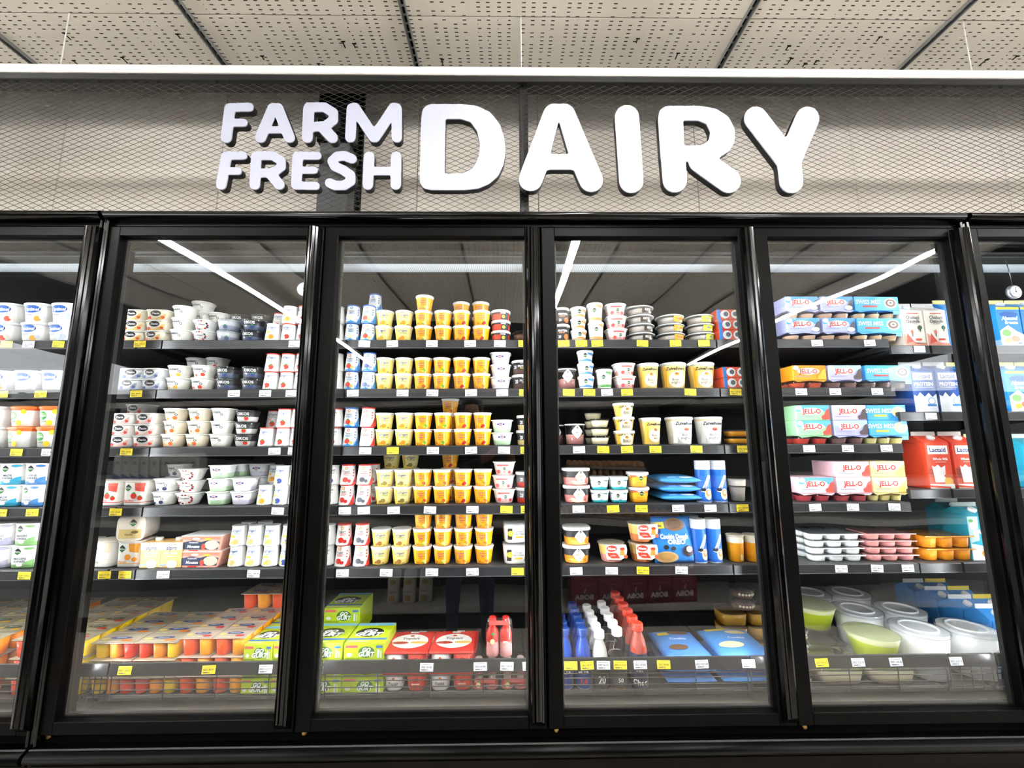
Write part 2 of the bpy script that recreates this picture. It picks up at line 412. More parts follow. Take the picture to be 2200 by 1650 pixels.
# ------------------------------------------------------------ sign letters, cut from traced outlines, with white faces and dark returns
def blur(a, s):
    r = int(s * 3) + 1; k = np.exp(-np.arange(-r, r + 1) ** 2 / (2 * s * s)); k /= k.sum()
    for ax in (0, 1):
        a = np.apply_along_axis(lambda m: np.convolve(m, k, 'same'), ax, a)
    return a
def contours(F, lv=0.5):
    H, W = F.shape; ins = F > lv
    c = ins[:-1, :-1] * 1 + ins[:-1, 1:] * 2 + ins[1:, 1:] * 4 + ins[1:, :-1] * 8
    ys, xs = np.nonzero((c > 0) & (c < 15)); segs = {}
    def ip(y0, x0, y1, x1):
        t = (lv - F[y0, x0]) / (F[y1, x1] - F[y0, x0]); return (x0 + t * (x1 - x0), y0 + t * (y1 - y0))
    T = {1: [(3, 0)], 2: [(0, 1)], 3: [(3, 1)], 4: [(1, 2)], 5: [(3, 0), (1, 2)], 6: [(0, 2)], 7: [(3, 2)], 8: [(2, 3)], 9: [(2, 0)], 10: [(0, 1), (2, 3)], 11: [(2, 1)], 12: [(1, 3)], 13: [(1, 0)], 14: [(0, 3)]}
    P = {}
    for y, x in zip(ys, xs):
        E = {0: ('h', y, x), 1: ('v', y, x + 1), 2: ('h', y + 1, x), 3: ('v', y, x)}
        for a, b in T[int(c[y, x])]:
            segs[E[a]] = E[b]
            for e in (E[a], E[b]):
                if e not in P:
                    P[e] = ip(e[1], e[2], e[1], e[2] + 1) if e[0] == 'h' else ip(e[1], e[2], e[1] + 1, e[2])
    loops = []
    while segs:
        s0, nx = segs.popitem(); lp = [s0]
        while nx != s0 and nx in segs: lp.append(nx); nx = segs.pop(nx)
        loops.append([P[e] for e in lp])
    return [l for l in loops if len(l) > 12]
def seg_d(X, Y, a, b):
    dx, dy = b[0] - a[0], b[1] - a[1]; t = np.clip(((X - a[0]) * dx + (Y - a[1]) * dy) / (dx * dx + dy * dy + 1e-9), 0, 1)
    return np.hypot(X - a[0] - t * dx, Y - a[1] - t * dy)
def in_poly(X, Y, P):
    r = np.zeros(X.shape, bool)
    for (x0, y0), (x1, y1) in zip(P, P[1:] + P[:1]):
        if y0 == y1: continue
        r ^= ((y0 > Y) != (y1 > Y)) & (X < (x1 - x0) * (Y - y0) / (y1 - y0) + x0)
    return r
def letter_loops(strokes, plus=(), minus=(), sig=2.0, step=1.0):
    allp = [p for s in strokes for p in s[0]] + [p for P in plus for p in P]
    x0 = min(p[0] for p in allp) - 70; x1 = max(p[0] for p in allp) + 70; y0 = min(p[1] for p in allp) - 70; y1 = max(p[1] for p in allp) + 70
    X, Y = np.meshgrid(np.arange(x0, x1, step), np.arange(y0, y1, step)); m = np.zeros(X.shape, bool)
    for pts, r in strokes:
        if len(pts) == 1: m |= np.hypot(X - pts[0][0], Y - pts[0][1]) < r
        for a, b in zip(pts, pts[1:]): m |= seg_d(X, Y, a, b) < r
    for P in plus: m |= in_poly(X, Y, list(P))
    for P in minus: m &= ~in_poly(X, Y, list(P))
    out = []
    for l in contours(blur(m.astype(float), sig / step)):
        k = max(1, len(l) // 90); out.append([(x0 + x * step, y0 + y * step) for x, y in l[::k]])
    return out
SIGN_Y = -0.03
def make_letter(ch, word, ox, loops, thick, desc):
    pts = [[at(ox + x / 2, y / 2, SIGN_Y) for x, y in l] for l in loops]
    ax = sum(p[0] for l in pts for p in l) / sum(len(l) for l in pts); az = min(p[2] for l in pts for p in l)
    root = empty('sign_letter', (ax, SIGN_Y, az), label=desc, category='sign letter', group='letters of the sign above the cabinets')
    for nm, ext, y, bev, mt, off in (('letter_return', thick / 2, thick / 2 + .003, 0, 'letter_return', 0), ('letter_face', .0015, 0.0015, .001, 'letter_white', -.0006)):
        c = bpy.data.curves.new('c', 'CURVE'); c.dimensions = '2D'; c.fill_mode = 'BOTH'; c.extrude = ext; c.bevel_depth = bev; c.offset = off
        for l in pts:
            s = c.splines.new('POLY'); s.points.add(len(l) - 1); s.use_cyclic_u = True
            for q, p in zip(s.points, l): q.co = (p[0] - ax, p[2] - az, 0, 1)
        o = bpy.data.objects.new('c', c); me = bpy.data.meshes.new_from_object(o)
        bpy.data.objects.remove(o); bpy.data.curves.remove(c)
        me.transform(Matrix.Rotation(math.pi / 2, 4, 'X')); me.name = nm
        me.materials.clear(); me.materials.append(mat(mt))
        for p in me.polygons: p.use_smooth = False; p.material_index = 0
        obj(nm, me, root, (0, y, 0))
FR = 'F top word', 'x'
L = []
L.append(('F', 0, [([(987, 467), (972, 590)], 23), ([(987, 462), (1071, 460)], 18), ([(982, 527), (1046, 527)], 17)], (), (), 'white raised letter F starting the word FARM'))
L.append(('A', 0, [([(1172, 466), (1119, 590)], 23), ([(1194, 466), (1243, 590)], 23), ([(1140, 558), (1225, 558)], 15)], (), (), 'white raised letter A in the word FARM'))
L.append(('R', 0, [([(1326, 468), (1320, 590)], 23), ([(1326, 460), (1395, 461), (1432, 484), (1432, 515), (1400, 540), (1336, 546)], 20), ([(1384, 545), (1428, 591)], 23)], (), (), 'white raised letter R in the word FARM'))
L.append(('M', 0, [([(1512, 466), (1505, 590)], 22), ([(1704, 466), (1705, 590)], 22), ([(1524, 464), (1606, 588)], 23), ([(1692, 464), (1610, 588)], 23)], (), (), 'white raised letter M ending the word FARM'))
L.append(('F', 0, [([(972, 673), (950, 793)], 22), ([(972, 669), (1045, 668)], 17), ([(966, 735), (1022, 735)], 16)], (), (), 'white raised letter F starting the word FRESH'))
L.append(('R', 0, [([(1101, 673), (1094, 793)], 22), ([(1101, 669), (1172, 669), (1208, 690), (1208, 716), (1176, 740), (1106, 745)], 19), ([(1160, 745), (1200, 793)], 22)], (), (), 'white raised letter R in the word FRESH'))
L.append(('E', 0, [([(1278, 673), (1273, 793)], 22), ([(1278, 669), (1364, 669)], 17), ([(1278, 732), (1350, 731)], 15), ([(1275, 797), (1356, 799)], 17)], (), (), 'white raised letter E in the word FRESH'))
L.append(('S', 0, [([(1512, 682), (1480, 669), (1448, 672), (1427, 692), (1438, 714), (1475, 731), (1506, 752), (1507, 778), (1478, 797), (1440, 797), (1416, 786)], 20)], (), (), 'white raised letter S in the word FRESH'))
L.append(('H', 0, [([(1586, 673), (1580, 793)], 22), ([(1702, 673), (1700, 793)], 22), ([(1585, 735), (1700, 735)], 18)], (), (), 'white raised letter H ending the word FRESH'))
L.append(('D', 0, [], ([(1810, 520), (1814, 478), (1826, 458), (1850, 448), (1990, 448), (2052, 456), (2108, 484), (2148, 534), (2168, 596), (2173, 650), (2164, 706), (2140, 756), (2102, 790), (2056, 810), (1990, 817), (1850, 816), (1818, 808), (1803, 780)],), ([(1914, 511), (1980, 511), (2022, 524), (2050, 562), (2063, 622), (2057, 676), (2034, 722), (1994, 745), (1910, 748)],), 'big white raised letter D starting the word DAIRY'))
L.append(('A', 1100, [([(184, 496), (80, 770)], 51), ([(222, 496), (340, 774)], 51), ([(130, 696), (290, 696)], 33)], (), ([(201, 516), (244, 662), (164, 662)],), 'big white raised letter A in the word DAIRY'))
L.append(('I', 1100, [([(494, 504), (513, 777)], 52)], (), (), 'big white raised letter I in the word DAIRY'))
L.append(('R', 1100, [([(680, 508), (700, 775)], 52), ([(810, 690), (932, 777)], 52)], ([(628, 510), (636, 472), (664, 455), (810, 456), (876, 467), (930, 502), (958, 556), (958, 606), (936, 648), (890, 676), (845, 690), (640, 690)],), ([(735, 518), (798, 517), (836, 532), (853, 568), (846, 602), (820, 624), (740, 626)],), 'big white raised letter R in the word DAIRY'))
L.append(('Y', 1100, [([(1048, 508), (1188, 690)], 50), ([(1270, 509), (1192, 690)], 51), ([(1190, 680), (1201, 779)], 51)], (), (), 'big white raised letter Y ending the word DAIRY'))
for ch, ox, st, pl, mi, desc in L:
    make_letter(ch, '', ox, letter_loops(st, pl, mi, 4.0 if ox or ch == 'D' else 2.2), .022, desc)

# ------------------------------------------------------------ ceiling light lines over the aisle
for i, (x, nm) in enumerate(((-1.15, 'over the first cabinet'), (1.87, 'over the middle of the aisle'), (4.75, 'over the last cabinet'))):
    root = empty('linear_ceiling_light', (x, -3.3, 2.80), label='long slim white light line under the ceiling, ' + nm, category='ceiling light', group='light lines over the aisle')
    obj('housing', MB().box(-.035, .035, -2.9, 2.9, 0.012, .05, 'lamp_body', .004), root)
    obj('diffuser', MB().box(-.03, .03, -2.88, 2.88, -.006, .012, 'lamp_emit', .003), root)
    for yy in (-2.4, 0, 2.4): obj('suspension_wire', MB().tube([(0, yy, .05), (0, yy, .20)], .002, 'alu_white', 5), root)

# ============================================================ REFRIGERATED CABINETS
GZ0, GZ1 = .52, 2.0585                    # glass
P_ = .76
CASES = [(-3.09, 4, 'black glass-door dairy cabinet at the far left, cut by the picture edge'), (-.05, 4, 'black glass-door dairy cabinet with four full doors'), (2.99, 2, 'black glass-door dairy cabinet at the far right, cut by the picture edge')]
def handle_mesh():
    prof = [(-.020, -.018), (-.022, -.034), (-.018, -.046), (-.0125, -.052), (-.011, -.049), (-.007, -.056), (-.001, -.058), (.0005, -.055), (.005, -.057), (.011, -.052), (.0125, -.048), (.0175, -.044), (.021, -.032), (.020, -.018)]
    mb = MB(); zt, zb = GZ1 + .028, GZ0 - .028
    n = len(prof); top = [(x, y, zt - max(0, (-.018 - y)) * .25) for x, y in prof]; bot = [(x, y, zb + max(0, (-.018 - y)) * .9) for x, y in prof]
    mb.add(bot + top, [(i, (i + 1) % n, n + (i + 1) % n, n + i) for i in range(n)], 'black_gloss')
    mb.add(bot, [tuple(range(n))[::-1]], 'black_satin'); mb.add(top, [tuple(range(n))], 'rail_edge')
    return mb.mesh('handle')
H_ME = handle_mesh()
def frame_mesh():
    mb = MB(); x0, x1 = -.046, .708; z0, z1 = GZ0 - .036, GZ1 + .034
    mb.box(x0, .0, -.02, .022, z0, z1, 'black_frame', .002); mb.box(.655, x1, -.02, .022, z0, z1, 'black_frame', .002)
    mb.box(0, .655, -.02, .022, z0, GZ0, 'black_frame', .002); mb.box(0, .655, -.02, .022, GZ1, z1, 'black_frame', .002)
    return mb.mesh('door')
F_ME = frame_mesh(); G_ME = MB().box(-.004, .659, -.003, .003, GZ0 - .004, GZ1 + .004, 'glass').mesh('glass_pane')
GK = MB()
for a in ((-.001, .007, GZ0, GZ1), (.648, .656, GZ0, GZ1)): GK.box(a[0], a[1], .006, .02, a[2], a[3], 'case_inner')
GK.box(0, .655, .006, .02, GZ0 - .001, GZ0 + .007, 'case_inner'); GK.box(0, .655, .006, .02, GZ1 - .007, GZ1 + .001, 'case_inner'); GK_ME = GK.mesh('gasket')
SC_ME = MB().loft([(.0075, 0), (.0075, .004), (.005, .006)], 'brass', 12).mesh('hinge_pin'); SC_ME.transform(Matrix.Rotation(math.pi / 2, 4, 'X'))
def led_mesh():                           # light faces sideways, an added unseen baffle keeps it off the goods right behind
    mb = MB(); z0, z1 = .60, 2.0
    for s in (-1, 1): mb.add([(s * .010, .053, z0), (s * .010, .053, z1), (s * .010, .063, z1), (s * .010, .063, z0)], [(0, 1, 2, 3)], 'led_emit')
    mb.box(-.0095, .0095, .0515, .063, z0 - .004, z1 + .004, 'black_frame'); mb.box(-.0128, .0128, .0635, .065, z0 - .004, z1 + .004, 'black_frame')
    return mb.plainmesh('led_strip')
LED_ME = led_mesh()
for cx, nd, lab in CASES:
    c = empty('refrigerated_cabinet', (cx, 0, 0), label=lab, category='display fridge', group='row of black glass-door cabinets'); W = nd * P_
    def part(nm, mb): return obj(nm, mb, c)
    part('back_panel', MB().box(0, W, .78, .82, .15, 2.14, 'case_back'))
    part('top_panel', MB().box(0, W, .045, .82, 2.105, 2.145, 'bounce_grey'))  # unseen top given a pale finish to bounce light onto the wall
    ic = MB().box(.002, W - .002, .03, .115, 2.03, 2.045, 'case_inner'); ic.box(.002, W - .002, .225, .78, 2.03, 2.045, 'case_inner')
    ic.box(.002, W - .002, .03, .04, 2.03, 2.10, 'case_inner'); ic.box(.002, W - .002, .108, .113, 2.015, 2.03, 'rail_edge'); ic.box(.002, W - .002, .06, .066, 2.022, 2.03, 'rail_edge')
    part('inner_ceiling', ic)
    part('air_honeycomb', MB().box(.002, W - .002, .115, .225, 2.03, 2.045, 'honeycomb'))
    part('header', MB().box(0, W, -.012, .045, 2.096, 2.128, 'black_satin', .003))
    half = [(.02, 2.112)] + [(-.022 - .026 * math.sin(a), 2.128 - .017 * math.cos(a)) for a in np.linspace(0, math.pi, 12)] + [(.02, 2.147)]
    part('header_rail', MB().extrude(half, 'x', .008, W - .008, 'black_gloss', True))
    part('sill', MB().box(0, W, -.004, .03, .40, .482, 'black_matte', .003))
    half = [(.02, .418)] + [(-.03 - .022 * math.sin(a), .436 - .018 * math.cos(a)) for a in np.linspace(0, math.pi, 10)] + [(.02, .455)]
    part('bumper_rail', MB().extrude(half, 'x', .006, W - .006, 'black_satin', True))
    part('sill_edge', MB().box(.006, W - .006, -.036, -.033, .454, .4575, 'rail_edge'))  # lighter grey strip standing in for the highlight line along the sill
    part('base_panel', MB().box(.003, W - .003, -.03, .05, .10, .412, 'base_panel', .003))
    half = [(.0, .335)] + [(-.03 - .02 * math.sin(a), .35 - .015 * math.cos(a)) for a in np.linspace(0, math.pi, 10)] + [(.0, .365)]
    part('lower_bumper', MB().extrude(half, 'x', .006, W - .006, 'black_gloss', True))
    part('toe_kick', MB().box(0, W, .02, .06, 0, .10, 'black_matte'))
    part('floor_pan', MB().box(.002, W - .002, .03, .78, .42, .462, 'deck_grey'))
    gr = MB(); x = .03
    while x < W - .05:
        gr.box(x, x + .011, .034, .10, .462, .4645, 'hole'); x += .024
    obj('return_air_slots', gr, c, kind='stuff')
    for sx in (0, W):                     # side joint trims, ribbed
        t = MB(); s = 1 if sx == 0 else -1
        for k, (dx, yy) in enumerate(((.0, -.024), (.008, -.030))):
            xx = sx + s * dx; t.box(min(xx, xx + s * .0075), max(xx, xx + s * .0075), yy, .03, .10, 2.15, 'black_gloss', .003)
        part('joint_trim', t)
    for k in range(nd + 1):
        xx = k * P_; a = max(0.001, xx - .024); b = min(W - .001, xx + (.046 if k == 0 else .024))
        part('mullion', MB().box(a, b, .024, .052, .46, 2.1, 'black_frame', .002))
        if k < nd: obj('led_strip', LED_ME, c, (max(xx, .018), 0, 0))
    for k in range(nd):
        if cx < -1 and k < 2: continue
        d = obj('door', F_ME, c, (.05 + k * P_, 0, 0))
        obj('glass_pane', G_ME, d); obj('gasket', GK_ME, d); obj('handle', H_ME, d, (.682, 0, 0)); obj('hinge_pin', SC_ME, d, (-.022, -.004, GZ0 - .047))
# maker's plate on the base panel
px0 = at(190, 1624, -.032)
pl = MB().box(-.055, .055, -.006, 0, -.014, .014, 'silver', .003); pl.box(.046, .056, -.007, 0, -.014, .014, '#2a5ea8', .002); pl.box(-.05, .046, -.0068, 0, -.010, .010, '#55585c')
root = empty('name_plate', (px0[0], -.030, px0[2]), label='small silver name plate with blue end on the black base panel', category='name plate')
obj('plate', pl, root); t = MB(); print_ops(t, [('t', -2, 0, 9, 'Hillphoenix', '#e8e8ea', .25, .02)], surf_flat(-.0068)); obj('lettering', t.plainmesh('lettering'), root)
# thermometers hung inside
for px, py, lab in ((656, 623, 'round white dial thermometer inside first full door'), (2173, 629, 'round white dial thermometer inside far right door')):
    p = at(px, py, .10); root = empty('thermometer', (p[0], .10, p[2]), label=lab, category='thermometer', group='thermometers in the cabinets')
    b = MB().loft([(.024, 0), (.026, .003), (.026, .012), (.0225, .0135)], 'silver', 24); b.v = [(x, -z, y) for x, y, z in b.v]; obj('dial_case', b, root)
    f = MB(); print_ops(f, [('e', 0, 0, 21, 21, '#e9ebec'), ('r', -1, -2, 1, 16, '#333333'), ('e', 0, 0, 3, 3, '#333333')] + [('r', 17 * math.cos(a) - .8, 17 * math.sin(a) - .8, 17 * math.cos(a) + .8, 17 * math.sin(a) + .8, '#333333') for a in np.linspace(.8, 5.4, 9)], surf_flat(-.0137)); obj('dial_face', f.plainmesh('dial_face'), root)
    h = MB().tube([(0, -.006, .026), (.0, -.006, .06), (0, .0, 2.03 - p[2])], .0015, 'silver', 5); obj('hanger', h, root)
# ============================================================ SHELVES WITH PRICE TAGS
SZ = [1.728, 1.539, 1.326, 1.114, .901]; FZ = [1.703, 1.445, 1.16, .901]
SHY = .160
NTH = ['top', 'second', 'third', 'fourth', 'fifth']
SEG = [(-1.352, -.657, SZ, 'far left door, outer bay'), (-.655, -.054, SZ, 'inner bay of the far left door'), (-.046, .043, SZ, 'narrow bay beside first full door'), (.047, .740, SZ, 'first full door'), (.744, 1.448, SZ, 'second full door'), (1.452, 2.156, SZ, 'third full door'),
       (2.160, 2.830, SZ, 'fourth full door, wide bay'), (2.834, 2.986, FZ, 'narrow carton bay, fourth full door'), (2.994, 3.55, FZ, 'carton bay of far right door'), (3.552, 4.3, FZ, 'last carton bay')]
SHELVES = []
tag_me = {}
PRICES = ['SRD 40.91', 'SRD 43.45', 'SRD 327.24', 'SRD 134.55', 'SRD 77.27', 'SRD 210.15', 'SRD 189.90', 'SRD 60.86']
def tag_mesh(col, k):
    if (col, k) not in tag_me:
        a = MB().box(-.022, .022, -.0012, 0, -.0125, .0125, 'tag_yellow' if col == 'y' else 'tag_white', .0005).mesh('price_tag')
        t = MB(); print_ops(t, [('t', 0, 0.5, 5.6, PRICES[k], '#3a3a3e' if col == 'w' else '#5a4a10', 0, .012), ('r', -17, 7.5, 14, 8.6, '#9a9aa0' if col == 'w' else '#c8a820'), ('r', -17, -8.5, -1, -6, '#55555a'), ('r', 1, -8.5, 5, -6, '#77777a')], surf_flat(-.0012), .0002)
        tag_me[(col, k)] = (a, t.plainmesh('tag_print'))
    return tag_me[(col, k)]
def add_tag(parent, x, y, z, col, tilt=0.0):
    a, t = tag_mesh(col, random.randrange(8)); o = obj('price_tag', a, parent, (x, y, z)); o.rotation_euler = (tilt, random.uniform(-.04, .04), 0); obj('tag_print', t, o)
for x0, x1, zs, nm in SEG:
    for i, z in enumerate(zs):
        xm = (x0 + x1) / 2; w = (x1 - x0) / 2
        nth = NTH[i] if zs is SZ else ['top', 'second', 'third', 'lowest'][i]
        s = empty('shelf', (xm, SHY, z), label=f'dark metal shelf with price rail, {nth} one, {nm}', category='shelf', group='shelves in the cabinets')
        b = MB().box(-w, w, .0, .50, -.016, 0, 'shelf_grey', .002); obj('board', b, s)
        rl = MB().extrude([(-.010, -.032), (-.004, -.034), (.0, -.030), (.0, -.001), (-.003, .001), (-.007, -.0005), (-.010, -.003)], 'x', -w + .001, w - .001, 'price_rail'); rl.box(-w + .001, w - .001, -.0115, -.009, -.0335, -.031, 'rail_edge'); obj('price_rail', rl, s)
        for xx in (-w + .004, w - .007): obj('bracket', MB().extrude([(.02, -.018), (.60, -.075), (.60, -.016), (.02, -.016)], 'x', xx, xx + .003, 'black_satin'), s)
        SHELVES.append((x0, x1, z, s))
def shelf_under(X, z):
    return next(s for s in SHELVES if s[0] - .006 <= X <= s[1] + .006 and abs(s[2] - z) < .01)
TAGS = [[(62, 'w'), (126, 'y'), (15, 'y'), (301, 'y'), (633, 'w'), (783, 'w'), (843, 'w'), (928, 'w'), (1010, 'w'), (1074, 'w'), (1126, 'y'), (1211, 'y'), (1249, 'y'), (1283, 'y'), (1380, 'y'), (1451, 'y'), (1512, 'y'), (1755, 'w'), (1868, 'w')],
        [(5, 'y'), (88, 'y'), (293, 'y'), (503, 'w'), (570, 'w'), (627, 'w'), (758, 'w'), (865, 'w'), (929, 'w'), (1012, 'w'), (1079, 'w'), (1128, 'y'), (1222, 'y'), (1266, 'y'), (1304, 'w'), (1347, 'y'), (1483, 'y'), (1580, 'y'), (1721, 'w'), (1794, 'w'), (1884, 'w')],
        [(36, 'y'), (103, 'w'), (272, 'y'), (590, 'w'), (632, 'w'), (785, 'w'), (844, 'y'), (930, 'w'), (1012, 'w'), (1083, 'w'), (1131, 'y'), (1244, 'w'), (1296, 'y'), (1347, 'y'), (1408, 'y'), (1496, 'y'), (1596, 'y'), (1738, 'w'), (1821, 'w'), (1904, 'w')],
        [(2, 'y'), (70, 'y'), (249, 'y'), (597, 'w'), (741, 'w'), (782, 'w'), (846, 'w'), (924, 'w'), (1015, 'w'), (1088, 'y'), (1132, 'y'), (1243, 'w'), (1317, 'y'), (1378, 'y'), (1457, 'w'), (1526, 'w'), (1595, 'y'), (1751, 'w'), (1832, 'w'), (1921, 'w')],
        [(53, 'y'), (225, 'y'), (269, 'y'), (351, 'w'), (545, 'w'), (736, 'w'), (830, 'w'), (928, 'w'), (1015, 'w'), (1112, 'y'), (1238, 'w'), (1314, 'w'), (1381, 'y'), (1464, 'w'), (1807, 'w'), (1884, 'w'), (1950, 'w')]]
for i, row in enumerate(TAGS):
    for px, c in row:
        X = x_at(px, SHY - .011, SZ[i] - .016); s = shelf_under(X, SZ[i]); add_tag(s[3], X - s[3].location.x, -.0117, -.0165, c)
for px, i in ((1975, 0), (2000, 1)):
    X = x_at(px, SHY - .011, FZ[i] - .016); s = shelf_under(X, FZ[i]); add_tag(s[3], X - s[3].location.x, -.0117, -.0165, 'w')

# ============================================================ PRODUCT KINDS
PROTO = {}
def proto(key, name, cat, desc, parts, h, d, stack=None):
    """parts: (part name, MB, keep-flat print flag); h height, d depth, stack: pitch when piled"""
    PROTO[key] = dict(name=name, cat=cat, desc=desc, h=h, d=d, stack=stack or h,
                      parts=[(n, m.plainmesh(n) if fl else m.mesh(n)) for n, m, fl in parts])
def tub(key, name, cat, desc, rt, rb, h, bands=None, body='#f4f3f0', e=2.0, asp=1.0, lid='foil', lidmat='foil', ops=(), stack=None, rim=1.05, fill=None, n=None):
    n = n or (24 if e == 2.0 else 32)
    prof = [(rb * .86, 0.0), (rb, .003)]
    if bands:
        for fr, mt in bands:
            z = .003 + (h - .003) * fr; prof.append((rb + (rt - rb) * fr, z, mt))
    else: prof.append((rt, h, body))
    prof = [(p[0], p[1], (bands[0][1] if bands else body)) if len(p) == 2 else p for p in prof]
    b = MB().loft(prof, body, n, e, asp); parts = [('body', b, False)]
    if fill:
        f = MB().loft([(rb * .80, .002), (rb * .95, .004), ((rb + (rt - rb) * fill[0]) * .96, h * fill[0])], fill[1], n, e, asp); parts.append(('contents', f, False))
    l = MB(); top = h
    if lid == 'foil':
        l.loft([(rt * .99, h - .003), (rt * rim, h - .0025), (rt * rim, h), (rt * rim * .985, h + .0012)], lidmat, n, e, asp); top = h + .0012
    elif lid == 'cap':
        l.loft([(rt * 1.005, h - .008), (rt * rim, h - .0075), (rt * rim, h + .001), (rt * rim * .95, h + .003), (rt * rim * .90, h + .0018)], lidmat, n, e, asp); top = h + .003
    elif lid == 'dome':
        l.loft([(rt * 1.005, h - .004), (rt * rim, h - .0035), (rt * rim, h + .001), (rt * .96, h + .005), (rt * .86, h + .010), (rt * .4, h + .012)], lidmat, n, e, asp); top = h + .006
    parts.append(('lid', l, False))
    if ops:
        p = MB(); S = surf_round(rb, rt, h) if e == 2.0 else surf_sq(rb, rt, h, e, asp); print_ops(p, ops, S); parts.append(('label_print', p, True))
    proto(key, name, cat, desc, parts, top, 2 * rt * rim * asp, stack or top)
# --- small fruit marks
def berry(u, v, r, c, leaf=True):
    o = [('e', u, v, r, r * .95, c)]
    if leaf: o.append(('p', [(u - r * .7, v + r * .8), (u, v + r * .6), (u + r * .7, v + r * .9), (u, v + r * 1.3)], '#3f9a3a'))
    return o
def melk(u, v, s): return [('d', u, v, s, s, '#1e2a22'), ('p', [(u - s * .8, v - s * .1), (u + s * .8, v - s * .1), (u, v - s * .9)], '#3f8f3c'), ('t', u, v, s * .42, 'Melkan', '#ffffff', 0, .01)]
# rectangular cream tubs with dark oval
for kk, (body, st, fr, dn) in {'a': ('#f6ecd6', '#f0c878', '#e8603c', 'cream'), 'b': ('#e6e9ee', '#a9b4c8', '#5a6ea8', 'pale grey'), 'c': ('#f5efe9', '#f2c4bc', '#e0554a', 'pink-striped')}.items():
    tub('danio' + kk, 'dessert_tub', 'tub', f'{dn} square tub with dark oval', .0425, .037, .0405, body=body, e=5, asp=.9, rim=1.06, ops=[
        ('p', [(-30, 4), (-14, 3), (6, 10), (28, 26), (34, 27), (30, 10), (20, 3)], st), ('e', -2, 27, 19, 11, '#26242a'), ('t', -2, 27, 8, 'Danio', '#ffffff', .1, .02),
        ('e', -24, 9, 7, 6, fr), ('e', 24, 12, 6, 5, fr)])
# white wide cups
def chob(key, dn, col, fruit, body='#f3f1ea'):
    tub(key, 'yogurt_cup', 'yogurt cup', dn, .0405, .031, .0465, body=body, rim=1.06, ops=[
        ('t', -8, 33, 8.5, 'Chobani', '#3c4a52', 0, .03), ('r', -22, 22, 4, 23.6, '#9aa0a0'), ('r', -22, 18, -4, 19.2, '#b5b9b8')] + berry(12, 12, 7, fruit, False) + berry(-10, 9, 5, col, False) + [('e', 16, 24, 4.5, 4.5, '#3a3a40'), ('e', 16, 24, 2.6, 2.6, '#f0eee8')])
chob('choA', 'white yogurt cup with plain lettering', '#cfd2d4', '#e4e0d6'); chob('choB', 'white yogurt cup with vanilla mark', '#f0c860', '#e9b03c')
chob('choC', 'white yogurt cup with strawberry mark', '#e0563c', '#d8432f'); chob('choD', 'beige yogurt cup with peach mark', '#e8933c', '#e0702c', '#f2e6cf'); chob('choE', 'white yogurt cup with blueberry mark', '#44507e', '#39446e')
def ringcup(key, dn, c1, c2):
    ops = [('t', 0, 25, 6.0, 'Chobani', '#3c4a52', .15, .02), ('t', 0, 17, 3, 'fruit', '#888888', .15, .01)]
    for i in range(14):
        a = 2 * math.pi * i / 14; ops.append(('e', 23 * math.cos(a), 22 + 15.5 * math.sin(a), 3.6, 3.2, (c1, c2, '#e8c8a8')[i % 3]))
    tub(key, 'yogurt_bowl', 'yogurt cup', dn, .044, .030, .042, bands=[(.4, '#f2f2ef'), (.8, '#f5f5f2'), (1, '#f6f6f4')], rim=1.05, ops=ops)
ringcup('ringA', 'round white bowl with berry ring', '#c23a3a', '#3a3f66'); ringcup('ringB', 'round white bowl with cherry ring', '#a8242c', '#5a1a20')
def oikos(key, dn, body, low, fruit):
    tub(key, 'yogurt_cup', 'yogurt cup', dn, .041, .032, .0425, bands=[(.42, low), (1, body)], lid='cap', lidmat='clear_lid', rim=1.05, ops=[('t', 0, 30, 10, 'OIKOS', '#ffffff', 0, .03), ('t', -14, 18, 6, '12g', '#ffffff', 0, .02)] + berry(12, 13, 7.5, fruit))
oikos('oikA', 'black yogurt cup with blueberry mark', '#23252b', '#5c6680', '#3c4a86'); oikos('oikB', 'black yogurt cup with strawberry mark', '#2a2a2e', '#d9d6d4', '#cc3a30'); oikos('oikC', 'grey yogurt cup with pale label', '#c8ccd2', '#9aa2b4', '#5a6486')
# tall cups that narrow upwards
def tall(key, dn, low, fruit, txt, foil, leaf=False):
    tub(key, 'yogurt_cup', 'yogurt cup', dn, .0235, .0295, .069, bands=[(.06, '#f6f6f4'), (.94, '#f3f3f2'), (1, '#f6f6f4')], lid='foil', lidmat=foil, rim=1.09, ops=[
        ('t', 0, 54, 8.5, 'LaYogurt', '#2c4f9e', .2, .02, .72), ('t', 3, 44, 5.5, 'Probiotic', '#5f9a70', .3, .015, .8), ('r', -20, 30, -1, 38, low)] + berry(2, 16, 10, fruit, leaf) + [('e', -9, 13, 6, 5, low), ('r', 12, 2, 20, 4, '#9aa0a0')])
tall('layA', 'white narrow-topped cup with strawberries', '#f6d7d2', '#e0392b', '', '#d8443c', True); tall('layB', 'white narrow-topped cup with cherries', '#f3d9c8', '#b8342c', '', '#d8443c')
tall('layC', 'white narrow-topped cup with blueberries', '#e7e36a', '#3a4f9a', '', '#e8e9ea'); tall('layD', 'white narrow-topped cup with peach', '#f6d060', '#f2a02c', '', '#dadde0'); tall('layE', 'white narrow-topped cup with vanilla', '#f0df4a', '#c9b878', '', '#cfd2d4')
